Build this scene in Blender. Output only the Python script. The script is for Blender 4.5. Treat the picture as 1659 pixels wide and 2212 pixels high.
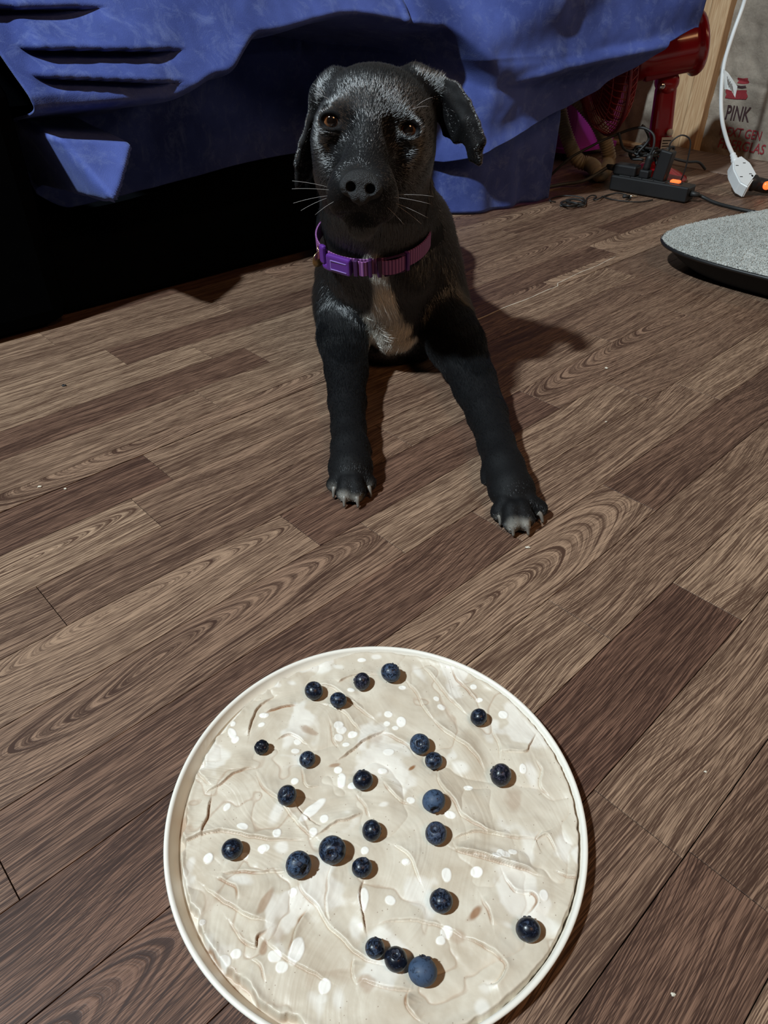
import bpy, bmesh, math, random
import numpy as np
from mathutils import Vector, Matrix
for o in list(bpy.data.objects): bpy.data.objects.remove(o)
SC = bpy.context.scene; COL = SC.collection
rng = np.random.default_rng(7); random.seed(7)

# ------------------------------------------------------------------ camera
W, HH, F = 1659., 2212., 1508.95
CX, CY = 829.5, 1106.
CAMZ = 0.45
RM = np.array([[0.9999304, -0.01179782, 0.], [0.00720738, 0.61086565, -0.79170146], [0.00934035, 0.79164636, 0.61090817]])
cam = bpy.data.cameras.new('camera'); camo = bpy.data.objects.new('camera', cam); COL.objects.link(camo)
cam.sensor_fit = 'VERTICAL'; cam.sensor_height = 24.; cam.lens = 24. * F / HH
cam.clip_start = 0.01; cam.clip_end = 50
m = Matrix([list(RM[i]) + [0] for i in range(3)] + [[0, 0, 0, 1]]); m.translation = (0, 0, CAMZ)
camo.matrix_world = m
SC.camera = camo
SC.view_settings.view_transform = 'Standard'; SC.view_settings.look = 'None'
SC.view_settings.exposure = 0.0; SC.view_settings.gamma = 1.0; SC.view_settings.use_curve_mapping = False

# ------------------------------------------------------------------ light
wd = bpy.data.worlds.new('world'); SC.world = wd; wd.use_nodes = True
wd.node_tree.nodes['Background'].inputs[0].default_value = (0.75, 0.9, 1.0, 1)
wd.node_tree.nodes['Background'].inputs[1].default_value = 0.005
def area(name, loc, target, size, power, color):
    l = bpy.data.lights.new(name, 'AREA'); l.shape = 'DISK'; l.size = size; l.energy = power; l.color = color
    o = bpy.data.objects.new(name, l); COL.objects.link(o); o.location = loc
    d = Vector(target) - Vector(loc); o.rotation_euler = d.to_track_quat('-Z', 'Y').to_euler()
    return o
area('key_lamp', (-1.72, -0.52, 3.05), (0.2, 1.3, 0.1), 0.18, 186, (0.80, 0.93, 1.0))
area('side_fill', (1.9, 0.95, 1.25), (0.6, 2.1, 0.1), 0.4, 3.6, (1.0, 0.72, 0.50))  # added fill light, brightens the bin, hose and far wall
area('warm_lamp', (0.8, -0.6, 2.1), (0.2, 1.0, 0.1), 0.7, 9, (1.0, 0.55, 0.26))

# ------------------------------------------------------------------ frames and helpers
UD = np.array([0.71937801, 0.69461880, 0.]); VD = np.array([0.6946188, -0.71937801, 0.])   # along the planks, across them
CAMP = np.array([0, 0, CAMZ])
def ray(px, py): return RM @ np.array([(px - CX) / F, -(py - CY) / F, -1.])
def G(px, py, z=0.):
    r = ray(px, py); return CAMP + r * ((z - CAMZ) / r[2])
def PY(px, py, y):
    r = ray(px, py); return CAMP + r * (y / r[1])
def PV(px, py, v):
    r = ray(px, py); return CAMP + r * (v / (r @ VD))
def PU(px, py, u):
    r = ray(px, py); return CAMP + r * (u / (r @ UD))
def UV(u, v, z=0.): return UD * u + VD * v + np.array([0, 0, z])

def link(o, parent=None):
    COL.objects.link(o)
    if parent is not None:
        o.parent = parent
    return o
def mesh(name, V, Fc, mat=None, parent=None, smooth=True):
    me = bpy.data.meshes.new(name)
    me.from_pydata([tuple(map(float, v)) for v in V], [], [tuple(map(int, f)) for f in Fc])
    me.update()
    if smooth: me.polygons.foreach_set('use_smooth', [True] * len(me.polygons))
    o = bpy.data.objects.new(name, me)
    if mat: me.materials.append(mat)
    link(o, parent)
    if parent is not None:   # meshes are written in world coordinates
        o.matrix_parent_inverse = Matrix.Translation(parent.location).inverted() if parent.type == 'EMPTY' else Matrix()
    return o
def quadmesh(name, V, Q, mat=None, parent=None, smooth=True):
    me = bpy.data.meshes.new(name); V = np.asarray(V, np.float32); Q = np.asarray(Q, np.int32)
    me.vertices.add(len(V)); me.vertices.foreach_set('co', V.ravel())
    me.loops.add(Q.size); me.loops.foreach_set('vertex_index', Q.ravel())
    me.polygons.add(len(Q)); me.polygons.foreach_set('loop_start', np.arange(0, Q.size, Q.shape[1], dtype=np.int32))
    me.update(calc_edges=True)
    if smooth: me.polygons.foreach_set('use_smooth', np.ones(len(Q), bool))
    me.validate()
    o = bpy.data.objects.new(name, me)
    if mat: me.materials.append(mat)
    link(o, parent)
    if parent is not None and parent.type == 'EMPTY': o.matrix_parent_inverse = Matrix.Translation(parent.location).inverted()
    return o
def bmobj(name, bm, mat=None, parent=None, smooth=False):
    me = bpy.data.meshes.new(name); bm.to_mesh(me); bm.free()
    if smooth: me.polygons.foreach_set('use_smooth', [True] * len(me.polygons))
    o = bpy.data.objects.new(name, me)
    if mat: me.materials.append(mat)
    link(o, parent)
    if parent is not None and parent.type == 'EMPTY': o.matrix_parent_inverse = Matrix.Translation(parent.location).inverted()
    return o
def tag(o, label=None, cat=None, group=None, kind=None):
    if label: o['label'] = label
    if cat: o['category'] = cat
    if group: o['group'] = group
    if kind: o['kind'] = kind
    return o
def empty(name, loc, label, cat, group=None):
    o = bpy.data.objects.new(name, None); COL.objects.link(o); o.location = tuple(map(float, loc)); o.empty_display_size = .02
    return tag(o, label, cat, group)
def catmull(P, n):
    P = np.asarray(P, float); Q = np.vstack([2 * P[0] - P[1], P, 2 * P[-1] - P[-2]]); out = []
    for i in range(1, len(Q) - 2):
        for t in np.linspace(0, 1, n, endpoint=False):
            a, b, c, d = Q[i - 1], Q[i], Q[i + 1], Q[i + 2]
            out.append(.5 * ((2 * b) + (-a + c) * t + (2 * a - 5 * b + 4 * c - d) * t * t + (-a + 3 * b - 3 * c + d) * t ** 3))
    out.append(P[-1]); return np.array(out)
def tube_geo(P, r, sides=10, caps=True):
    P = np.asarray(P, float); n = len(P); r = np.full(n, r, float) if np.isscalar(r) else np.asarray(r, float)
    T = np.gradient(P, axis=0); T /= np.linalg.norm(T, axis=1)[:, None] + 1e-12
    N = np.cross(T[0], [0, 0, 1.]);
    if np.linalg.norm(N) < 1e-3: N = np.cross(T[0], [1., 0, 0])
    N /= np.linalg.norm(N); V = []
    for i in range(n):
        N = N - T[i] * (N @ T[i]); N /= np.linalg.norm(N); B = np.cross(T[i], N)
        for k in range(sides):
            a = 2 * math.pi * k / sides; V.append(P[i] + r[i] * (math.cos(a) * N + math.sin(a) * B))
    Fc = [(i * sides + k, i * sides + (k + 1) % sides, (i + 1) * sides + (k + 1) % sides, (i + 1) * sides + k) for i in range(n - 1) for k in range(sides)]
    if caps: Fc += [tuple(range(sides))[::-1], tuple((n - 1) * sides + k for k in range(sides))]
    return V, Fc
def tube(name, P, r, mat, parent=None, sides=10):
    V, Fc = tube_geo(P, r, sides); return mesh(name, V, Fc, mat, parent)
def tubes(name, list_of_paths, r, mat, parent=None, sides=6):
    V = []; Fc = []
    for P in list_of_paths:
        v, f = tube_geo(P, r, sides); b = len(V); V += v; Fc += [tuple(i + b for i in q) for q in f]
    return mesh(name, V, Fc, mat, parent)
def frame_of(d, up=(0, 0, 1)):
    d = np.array(d, float); d /= np.linalg.norm(d); x = np.cross(d, up); x /= np.linalg.norm(x); return d, x, np.cross(x, d)
def rbox(name, c, ax, ay, az, size, bev, mat, parent=None, seg=2, taper=1.0):
    """rounded box: centre c, unit axes, full size"""
    bm = bmesh.new(); bmesh.ops.create_cube(bm, size=1)
    for v in bm.verts:
        s = taper if v.co.z > 0 else 1.
        v.co = Vector((v.co.x * size[0] * s, v.co.y * size[1] * s, v.co.z * size[2]))
    if bev > 0: bmesh.ops.bevel(bm, geom=list(bm.edges), offset=bev, segments=seg, profile=.5, affect='EDGES')
    M = Matrix([[ax[i], ay[i], az[i], c[i]] for i in range(3)] + [[0, 0, 0, 1]])
    bm.transform(M); bmesh.ops.recalc_face_normals(bm, faces=list(bm.faces))
    return bmobj(name, bm, mat, parent, smooth=False)
def lathe(name, prof, c, axis, mat, parent=None, n=32, smooth=True, refx=None):
    """prof: list of (radius, height along axis)"""
    d = np.array(axis, float); d /= np.linalg.norm(d)
    x = np.cross(d, [0, 0, 1.]) if refx is None else np.array(refx, float)
    if np.linalg.norm(x) < 1e-3: x = np.array([1., 0, 0])
    x /= np.linalg.norm(x); y = np.cross(d, x); V = []; Fc = []
    for r, h in prof:
        for k in range(n):
            a = 2 * math.pi * k / n; V.append(np.array(c) + d * h + r * (math.cos(a) * x + math.sin(a) * y))
    m_ = len(prof)
    for i in range(m_ - 1):
        for k in range(n): Fc.append((i * n + k, i * n + (k + 1) % n, (i + 1) * n + (k + 1) % n, (i + 1) * n + k))
    if prof[0][0] > 1e-6: Fc.append(tuple(range(n))[::-1])
    if prof[-1][0] > 1e-6: Fc.append(tuple((m_ - 1) * n + k for k in range(n)))
    bm = bmesh.new(); vs = [bm.verts.new(v) for v in V]
    for f in Fc:
        try: bm.faces.new([vs[i] for i in f])
        except ValueError: pass
    bmesh.ops.remove_doubles(bm, verts=list(bm.verts), dist=1e-6)
    bmesh.ops.recalc_face_normals(bm, faces=list(bm.faces))
    return bmobj(name, bm, mat, parent, smooth)
def sstep(x): x = np.clip(x, 0, 1); return x * x * (3 - 2 * x)

# value noise for geometry
class VN:
    def __init__(s, seed): s.g = np.random.default_rng(seed).random((256, 256))
    def __call__(s, x, y):
        xi = np.floor(x).astype(int); yi = np.floor(y).astype(int); fx = x - xi; fy = y - yi
        fx = fx * fx * (3 - 2 * fx); fy = fy * fy * (3 - 2 * fy); g = s.g
        a = g[xi % 256, yi % 256]; b = g[(xi + 1) % 256, yi % 256]; c = g[xi % 256, (yi + 1) % 256]; d = g[(xi + 1) % 256, (yi + 1) % 256]
        return (a * (1 - fx) + b * fx) * (1 - fy) + (c * (1 - fx) + d * fx) * fy - .5
N1, N2, N3 = VN(1), VN(2), VN(3)
def fbm(x, y, n=4):
    s = 0; a = 1.
    for i in range(n): s = s + a * [N1, N2, N3][i % 3](x * 2 ** i + 17 * i, y * 2 ** i + 5 * i); a *= .5
    return s

# ------------------------------------------------------------------ materials
def newmat(name):
    m = bpy.data.materials.new(name); m.use_nodes = True
    return m, m.node_tree, m.node_tree.nodes['Principled BSDF']
def nd(nt, typ, **kw):
    n = nt.nodes.new(typ)
    for k, v in kw.items():
        if k.startswith('i_'):
            n.inputs[int(k[2:])].default_value = v
        else: setattr(n, k, v)
    return n
def lk(nt, a, b): nt.links.new(a, b)
def mth(nt, op, a, b=None, c=None, clamp=False):
    n = nt.nodes.new('ShaderNodeMath'); n.operation = op; n.use_clamp = clamp
    for i, v in enumerate((a, b, c)):
        if v is None: continue
        if isinstance(v, (int, float)): n.inputs[i].default_value = v
        else: lk(nt, v, n.inputs[i])
    return n.outputs[0]
def mixc(nt, f, a, b, mode='MIX'):
    n = nt.nodes.new('ShaderNodeMix'); n.data_type = 'RGBA'; n.blend_type = mode
    for i, v in ((0, f), (6, a), (7, b)):
        if isinstance(v, (int, float, tuple)): n.inputs[i].default_value = v
        else: lk(nt, v, n.inputs[i])
    return n.outputs[2]
def plain(name, col, rough=.5, spec=.5, metal=0., noise=0., nscale=40., bump=0., bscale=200., coat=0., sheen=0., emit=None, est=1.):
    m, nt, b = newmat(name)
    b.inputs['Roughness'].default_value = rough; b.inputs['Metallic'].default_value = metal
    b.inputs['Specular IOR Level'].default_value = spec; b.inputs['Coat Weight'].default_value = coat
    b.inputs['Sheen Weight'].default_value = sheen
    tc = nd(nt, 'ShaderNodeTexCoord')
    nz = nd(nt, 'ShaderNodeTexNoise'); nz.inputs['Scale'].default_value = nscale; nz.inputs['Detail'].default_value = 4
    lk(nt, tc.outputs['Object'], nz.inputs['Vector'])
    c1 = tuple(x * (1 - noise) for x in col) + (1,); c2 = tuple(min(1, x * (1 + noise)) for x in col) + (1,)
    lk(nt, mixc(nt, nz.outputs[0], c1, c2), b.inputs['Base Color'])
    if bump > 0:
        n2 = nd(nt, 'ShaderNodeTexNoise'); n2.inputs['Scale'].default_value = bscale; n2.inputs['Detail'].default_value = 3
        lk(nt, tc.outputs['Object'], n2.inputs['Vector'])
        bp = nd(nt, 'ShaderNodeBump'); bp.inputs['Strength'].default_value = bump; bp.inputs['Distance'].default_value = .002
        lk(nt, n2.outputs[0], bp.inputs['Height']); lk(nt, bp.outputs[0], b.inputs['Normal'])
    if emit: b.inputs['Emission Color'].default_value = tuple(emit) + (1,); b.inputs['Emission Strength'].default_value = est
    return m

def plank_material():
    m, nt, b = newmat('oak_vinyl')
    tc = nd(nt, 'ShaderNodeTexCoord'); oi = nd(nt, 'ShaderNodeObjectInfo')
    sc = nd(nt, 'ShaderNodeSeparateColor'); lk(nt, oi.outputs['Color'], sc.inputs[0])
    tone, seed, curl = sc.outputs[0], sc.outputs[1], sc.outputs[2]
    sx = nd(nt, 'ShaderNodeSeparateXYZ'); lk(nt, tc.outputs['Object'], sx.inputs[0])
    off = mth(nt, 'MULTIPLY', seed, 37.)
    X = mth(nt, 'ADD', sx.outputs[0], off); Y = sx.outputs[1]
    def vec(x, y, z=0.):
        c = nd(nt, 'ShaderNodeCombineXYZ')
        for i, v in enumerate((x, y, z)):
            if isinstance(v, (int, float)): c.inputs[i].default_value = v
            else: lk(nt, v, c.inputs[i])
        return c.outputs[0]
    def noise(x, y, detail=2, rough=.5):
        n = nd(nt, 'ShaderNodeTexNoise'); n.inputs['Scale'].default_value = 1; n.inputs['Detail'].default_value = detail; n.inputs['Roughness'].default_value = rough
        lk(nt, vec(x, y, off), n.inputs['Vector']); return n.outputs[0]
    warp = noise(mth(nt, 'MULTIPLY', X, 4.5), mth(nt, 'MULTIPLY', Y, 9.), 1)
    warp2 = noise(mth(nt, 'MULTIPLY', X, 22.), mth(nt, 'MULTIPLY', Y, 120.), 2)
    # growth rings: stretched ellipses round a centre near or far from the plank
    x0 = mth(nt, 'MULTIPLY', mth(nt, 'SUBTRACT', mth(nt, 'FRACT', mth(nt, 'MULTIPLY', seed, 13.7)), .5), .34)
    y0 = mth(nt, 'MULTIPLY', mth(nt, 'SUBTRACT', 1., curl), .11)
    dx = mth(nt, 'MULTIPLY', mth(nt, 'SUBTRACT', sx.outputs[0], x0), .13)
    dy = mth(nt, 'SUBTRACT', Y, y0)
    dy = mth(nt, 'ADD', dy, mth(nt, 'MULTIPLY', mth(nt, 'SUBTRACT', warp, .5), .045))
    d = mth(nt, 'SQRT', mth(nt, 'ADD', mth(nt, 'MULTIPLY', dx, dx), mth(nt, 'MULTIPLY', dy, dy)))
    d = mth(nt, 'ADD', d, mth(nt, 'MULTIPLY', warp2, .0006))
    ring = mth(nt, 'MULTIPLY_ADD', mth(nt, 'SINE', mth(nt, 'MULTIPLY', d, 1900.)), .5, .5)
    ring2 = mth(nt, 'MULTIPLY_ADD', mth(nt, 'SINE', mth(nt, 'MULTIPLY', d, 410.)), .5, .5)
    streak = noise(mth(nt, 'MULTIPLY', X, 11.), mth(nt, 'MULTIPLY', d, 1000.), 3, .75)
    streak = mth(nt, 'MULTIPLY', mth(nt, 'SUBTRACT', streak, .33), 2.9, clamp=True)
    pores = noise(mth(nt, 'MULTIPLY', X, 45.), mth(nt, 'MULTIPLY', mth(nt, 'ADD', Y, mth(nt, 'MULTIPLY', d, .3)), 1900.), 2, .6)
    pores = mth(nt, 'MULTIPLY', mth(nt, 'SUBTRACT', pores, .38), 6., clamp=True)
    wide = noise(mth(nt, 'MULTIPLY', X, 2.2), mth(nt, 'MULTIPLY', d, 95.), 2)
    rw = mth(nt, 'MULTIPLY_ADD', mth(nt, 'GREATER_THAN', curl, .6), .13, .02)
    t = mth(nt, 'ADD', mth(nt, 'MULTIPLY', ring, rw), mth(nt, 'MULTIPLY', streak, .66))
    t = mth(nt, 'ADD', t, mth(nt, 'MULTIPLY', mth(nt, 'SUBTRACT', wide, .40), .5))
    t = mth(nt, 'MULTIPLY', t, mth(nt, 'MULTIPLY_ADD', pores, .55, .45), clamp=True)
    mr = nd(nt, 'ShaderNodeMapRange', interpolation_type='SMOOTHSTEP'); mr.inputs['From Min'].default_value = .10; mr.inputs['From Max'].default_value = .66; lk(nt, t, mr.inputs['Value']); t = mr.outputs[0]
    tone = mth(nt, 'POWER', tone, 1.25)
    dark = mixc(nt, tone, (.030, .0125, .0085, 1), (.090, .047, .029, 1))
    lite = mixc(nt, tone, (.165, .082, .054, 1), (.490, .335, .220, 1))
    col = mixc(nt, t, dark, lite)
    lk(nt, col, b.inputs['Base Color'])
    b.inputs['Roughness'].default_value = .52; b.inputs['Specular IOR Level'].default_value = .35
    bp = nd(nt, 'ShaderNodeBump'); bp.inputs['Strength'].default_value = .25; bp.inputs['Distance'].default_value = .0006
    lk(nt, t, bp.inputs['Height']); lk(nt, bp.outputs[0], b.inputs['Normal'])
    return m
M_PLANK = plank_material()
M_GAP = plain('dark_joint', (.02, .013, .01), .9)  # dark colour of the base slab seen between planks
M_WALL = plain('dark_wall', (.10, .09, .08), .9, noise=.2)

# ------------------------------------------------------------------ floor
def structure(o): o['kind'] = 'structure'; return o
UMAX = 2.42
V0, V1_ = -2.05, .75
cs = [UV(-.75, V0, -.004), UV(UMAX, V0, -.004), UV(UMAX, V1_, -.004), UV(-.75, V1_, -.004)]
low = [c - [0, 0, .05] for c in cs]
floor = structure(mesh('floor', cs + low, [(0, 1, 2, 3)[::-1], (4, 5, 6, 7), (0, 1, 5, 4), (1, 2, 6, 5), (2, 3, 7, 6), (3, 0, 4, 7)], M_GAP, smooth=False))
rows = []
PW = .0666
v = -.0235
while v < V1_: rows.append((v, v + PW)); v += PW
edges = [-.0235, -.090, -.157, -.224, -.290, -.357, -.423, -.490, -.556, -.622, -.6915]
for a, b_ in zip(edges[:-1], edges[1:]): rows.append((b_, a))
rows.append((-.724, -.6925)); v = -.724
while v > V0 + .02: rows.append((max(v - PW, V0), v)); v -= PW
KN = {(-.090): ([-.16, .294], [.2, .45, .62]), (-.157): ([.529], [.10, .78]), (-.224): ([.14, .4245], [.12, .72, .58]), (-.290): ([.150, .6185], [.12, .62, .25]),  # low first tones: partly plank colour, partly painted near-left shade
      (-.357): ([-.025, .474], [.25, .22, .60]), (-.423): ([-.09, .375, .838], [.3, .42, .72, .5]), (-.490): ([-.15, .3215, .728], [.4, .62, .18, .45]),
      (-.556): ([.52, .962], [.42, .62, .5]), (-.622): ([.222, .70], [.80, .5, .45]), (-.6915): ([.2735, .76], [.16, .62, .8])}
KN2 = {-.724: ([.05, .66], [.6, .5, .42]), -.7906: ([.4025, .86], [.62, .75, .28]), -.8572: ([.53, 1.02], [.20, .66, .5]), -.9238: ([.476, .96], [.78, .7, .55]),
       -.9904: ([.374, .83], [.78, .22, .6]), -1.057: ([.19, .60], [.4, .66, .55])}
KN.update(KN2)
curls = {(-.622, 0): .95, (-.290, 1): .95, (-.224, 0): .9, (-.423, 1): .9, (-.490, 1): .85}
def plank(u0, u1, v0, v1, tone, seed, curl):
    g = .00035
    a, b2 = u1 - u0 - 2 * g, v1 - v0 - 2 * g
    hx, hy, t, e = a / 2, b2 / 2, .0035, .00015
    V = [(sx * hx, sy * hy, -t) for sx, sy in ((-1, -1), (1, -1), (1, 1), (-1, 1))] + [(sx * hx, sy * hy, -e) for sx, sy in ((-1, -1), (1, -1), (1, 1), (-1, 1))] + \
        [(sx * (hx - e), sy * (hy - e), 0) for sx, sy in ((-1, -1), (1, -1), (1, 1), (-1, 1))]
    Fc = [(3, 2, 1, 0), (8, 9, 10, 11)] + [(i, (i + 1) % 4, 4 + (i + 1) % 4, 4 + i) for i in range(4)] + [(4 + i, 4 + (i + 1) % 4, 8 + (i + 1) % 4, 8 + i) for i in range(4)]
    me = bpy.data.meshes.new('plank'); me.from_pydata(V, [], Fc); me.materials.append(M_PLANK)
    o = bpy.data.objects.new('plank', me); link(o, floor)
    c = UV((u0 + u1) / 2, (v0 + v1) / 2)
    o.matrix_basis = Matrix([[UD[0], -VD[0], 0, c[0]], [UD[1], -VD[1], 0, c[1]], [0, 0, 1, 0], [0, 0, 0, 1]])
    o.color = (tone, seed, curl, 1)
for (a, b_) in rows:
    key = next((k for k in KN if abs(k - a) < .004), None)
    if key is not None: js, tones = list(KN[key][0]), list(KN[key][1])
    else:
        js = [random.uniform(-.3, .1)]; tones = [random.random() * .7 + .15]
        while js[-1] < UMAX - .5: js.append(js[-1] + random.uniform(.42, .50)); tones.append(random.random() * .75 + .12)
        tones.append(.5)
    off0 = 0
    left_shade = a > -.37  # near-left plank tones lowered, a soft shadow painted into the floor colour
    while js[0] > -.25: js.insert(0, js[0] - random.uniform(.42, .5)); tones.insert(0, random.uniform(.05, .22) if left_shade else random.uniform(.3, .7)); off0 += 1
    while js[-1] < UMAX - .5: js.append(js[-1] + random.uniform(.42, .5)); tones.append(random.random() * .75 + .12)
    js = [-.75] + js + [UMAX]
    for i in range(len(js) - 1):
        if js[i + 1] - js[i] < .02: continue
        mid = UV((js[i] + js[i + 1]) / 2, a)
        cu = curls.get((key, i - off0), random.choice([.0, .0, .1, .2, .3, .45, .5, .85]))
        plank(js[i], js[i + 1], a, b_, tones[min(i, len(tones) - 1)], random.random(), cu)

# torn pale seam between the two vinyl sheets
M_SEAM = plain('torn_vinyl_backing', (.55, .47, .38), .8, noise=.2, nscale=90)
sp = [UV(.858 + i * .0135, -.6912 + .0012 * math.sin(i * .7) - .00055 * i * (i > 18), .0004) for i in range(36)]
tube('seam_edge', sp, [.0006 + .0005 * abs(math.sin(i * 1.3)) for i in range(36)], M_SEAM, floor, 6)
# the vinyl curls up along the far wall
cv = []
for i in range(30):
    for k in range(8):
        a = k / 7 * 1.1; cv.append(UV(2.22 + .16 * math.sin(a), -1.25 + i * .052, .001 + .16 * (1 - math.cos(a)) * .26 + .0015 * math.sin(i * .9) * k / 7))
ridx = [(i * 8 + k, i * 8 + k + 1, (i + 1) * 8 + k + 1, (i + 1) * 8 + k) for i in range(29) for k in range(7)]

# ------------------------------------------------------------------ walls
wl = structure(mesh('wall_back', [UV(-.75, V0, -.05), UV(UMAX + .2, V0, -.05), UV(UMAX + .2, V0, 2.4), UV(-.75, V0, 2.4), UV(-.75, V0 - .1, -.05), UV(UMAX + .2, V0 - .1, -.05), UV(UMAX + .2, V0 - .1, 2.4), UV(-.75, V0 - .1, 2.4)],
     [(0, 1, 2, 3), (7, 6, 5, 4), (0, 4, 5, 1), (3, 2, 6, 7), (0, 3, 7, 4), (1, 5, 6, 2)], M_WALL, smooth=False))

def paper_disp(v, z):
    a = fbm(v * 9 + 3, z * 9, 4) * .016
    a = a + .012 * np.abs(fbm(v * 14 + 9 * z, z * 5 + 2, 3)) - .005 * np.exp(-((z - .215 - .02 * np.sin(v * 9)) / .006) ** 2)
    return a
WALLU = 2.40
def paper_mesh(name, v0, v1, z1, parent):
    nv, nz = int((v1 - v0) / .006), int(z1 / .006); vs = np.linspace(v0, v1, nv); zs = np.linspace(0.002, z1, nz)
    VV, ZZ = np.meshgrid(vs, zs, indexing='ij'); D = WALLU + .012 - paper_disp(VV, ZZ)
    D = D + .03 * sstep((v0 + .035 - VV) / .035) * 0
    P = UD[None, None] * D[..., None] + VD[None, None] * VV[..., None]; P[..., 2] = ZZ
    I = np.arange(nv * nz).reshape(nv, nz)
    Q = np.stack([I[:-1, :-1], I[1:, :-1], I[1:, 1:], I[:-1, 1:]], -1).reshape(-1, 4)
    return quadmesh(name, P.reshape(-1, 3), Q, M_PAPER, parent)
def paper_material():
    m, nt, b = newmat('kraft_paper'); tc = nd(nt, 'ShaderNodeTexCoord')
    n1 = nd(nt, 'ShaderNodeTexNoise'); n1.inputs['Scale'].default_value = 9; n1.inputs['Detail'].default_value = 8; n1.inputs['Roughness'].default_value = .7
    n2 = nd(nt, 'ShaderNodeTexNoise'); n2.inputs['Scale'].default_value = 60; n2.inputs['Detail'].default_value = 5; n2.inputs['Distortion'].default_value = 1.5
    for n in (n1, n2): lk(nt, tc.outputs['Object'], n.inputs['Vector'])
    c = mixc(nt, mth(nt, 'MULTIPLY', mth(nt, 'SUBTRACT', n1.outputs[0], .32), 2.6, clamp=True), (.17, .14, .11, 1), (.42, .36, .29, 1))
    c = mixc(nt, mth(nt, 'MULTIPLY', n2.outputs[0], .45), c, (.12, .10, .08, 1))
    lk(nt, c, b.inputs['Base Color']); b.inputs['Roughness'].default_value = .75
    bp = nd(nt, 'ShaderNodeBump'); bp.inputs['Strength'].default_value = .5; bp.inputs['Distance'].default_value = .003
    lk(nt, n2.outputs[0], bp.inputs['Height']); lk(nt, bp.outputs[0], b.inputs['Normal'])
    return m
M_PAPER = paper_material()
def pine_material():
    m, nt, b = newmat('pine'); tc = nd(nt, 'ShaderNodeTexCoord'); mp = nd(nt, 'ShaderNodeMapping')
    mp.inputs['Rotation'].default_value = (0, 0, math.radians(-44)); mp.inputs['Scale'].default_value = (60, 60, 3.2)
    lk(nt, tc.outputs['Object'], mp.inputs['Vector'])
    n = nd(nt, 'ShaderNodeTexNoise'); n.inputs['Scale'].default_value = 1.3; n.inputs['Detail'].default_value = 3; n.inputs['Distortion'].default_value = .6
    lk(nt, mp.outputs[0], n.inputs['Vector'])
    s = mth(nt, 'MULTIPLY_ADD', mth(nt, 'SINE', mth(nt, 'MULTIPLY', n.outputs[0], 38.)), .5, .5)
    c = mixc(nt, s, (.40, .225, .11, 1), (.66, .47, .28, 1)); c = mixc(nt, n.outputs[0], c, (.50, .32, .17, 1))
    lk(nt, c, b.inputs['Base Color']); b.inputs['Roughness'].default_value = .6
    return m
M_PINE = pine_material()
far = structure(mesh('wall_far', [UV(WALLU + .03, V0, -.05), UV(WALLU + .03, V1_, -.05), UV(WALLU + .03, V1_, 2.4), UV(WALLU + .03, V0, 2.4), UV(WALLU + .13, V0, -.05), UV(WALLU + .13, V1_, -.05), UV(WALLU + .13, V1_, 2.4), UV(WALLU + .13, V0, 2.4)],
     [(3, 2, 1, 0), (4, 5, 6, 7), (0, 1, 5, 4), (2, 3, 7, 6), (0, 4, 7, 3), (1, 2, 6, 5)], M_WALL, smooth=False))
far['label'] = 'unfinished stud wall with paper-faced insulation'
def stud(v0, v1, z0, z1, u0=2.375, u1=2.43, name='stud'):
    return rbox(name, UV((u0 + u1) / 2, (v0 + v1) / 2, (z0 + z1) / 2), UD, VD, (0, 0, 1), (u1 - u0, v1 - v0, z1 - z0), .003, M_PINE, far)
stud(-1.195, -1.139, .012, 2.3); stud(-1.137, -1.082, .012, 2.3, 2.37); stud(-.70, -.662, .012, 2.3); stud(-1.60, -1.562, .012, 2.3)
stud(-1.62, .2, .0, .011, 2.37, 2.43, 'bottom_plate')
b1 = paper_mesh('insulation_batt', -1.083, -.702, .75, far); b2_ = paper_mesh('insulation_batt', -1.56, -1.197, .75, far)
paper_mesh('insulation_batt', -.66, -.1, .75, far)
cove = quadmesh('vinyl_lip', cv, ridx, None, floor)
def lip_mat():
    m, nt, b = newmat('curled_vinyl'); tc = nd(nt, 'ShaderNodeTexCoord'); mp = nd(nt, 'ShaderNodeMapping')
    mp.inputs['Rotation'].default_value = (0, 0, math.radians(-44)); mp.inputs['Scale'].default_value = (14, 420, 90)
    lk(nt, tc.outputs['Object'], mp.inputs['Vector'])
    n = nd(nt, 'ShaderNodeTexNoise'); n.inputs['Scale'].default_value = 1; n.inputs['Detail'].default_value = 3; lk(nt, mp.outputs[0], n.inputs['Vector'])
    lk(nt, mixc(nt, mth(nt, 'MULTIPLY', mth(nt, 'SUBTRACT', n.outputs[0], .3), 2.4, clamp=True), (.09, .055, .04, 1), (.30, .21, .16, 1)), b.inputs['Base Color'])
    b.inputs['Roughness'].default_value = .5
    return m
cove.data.materials.append(lip_mat())
sm = cove.modifiers.new('thick', 'SOLIDIFY'); sm.thickness = .002; sm.offset = 1

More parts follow.
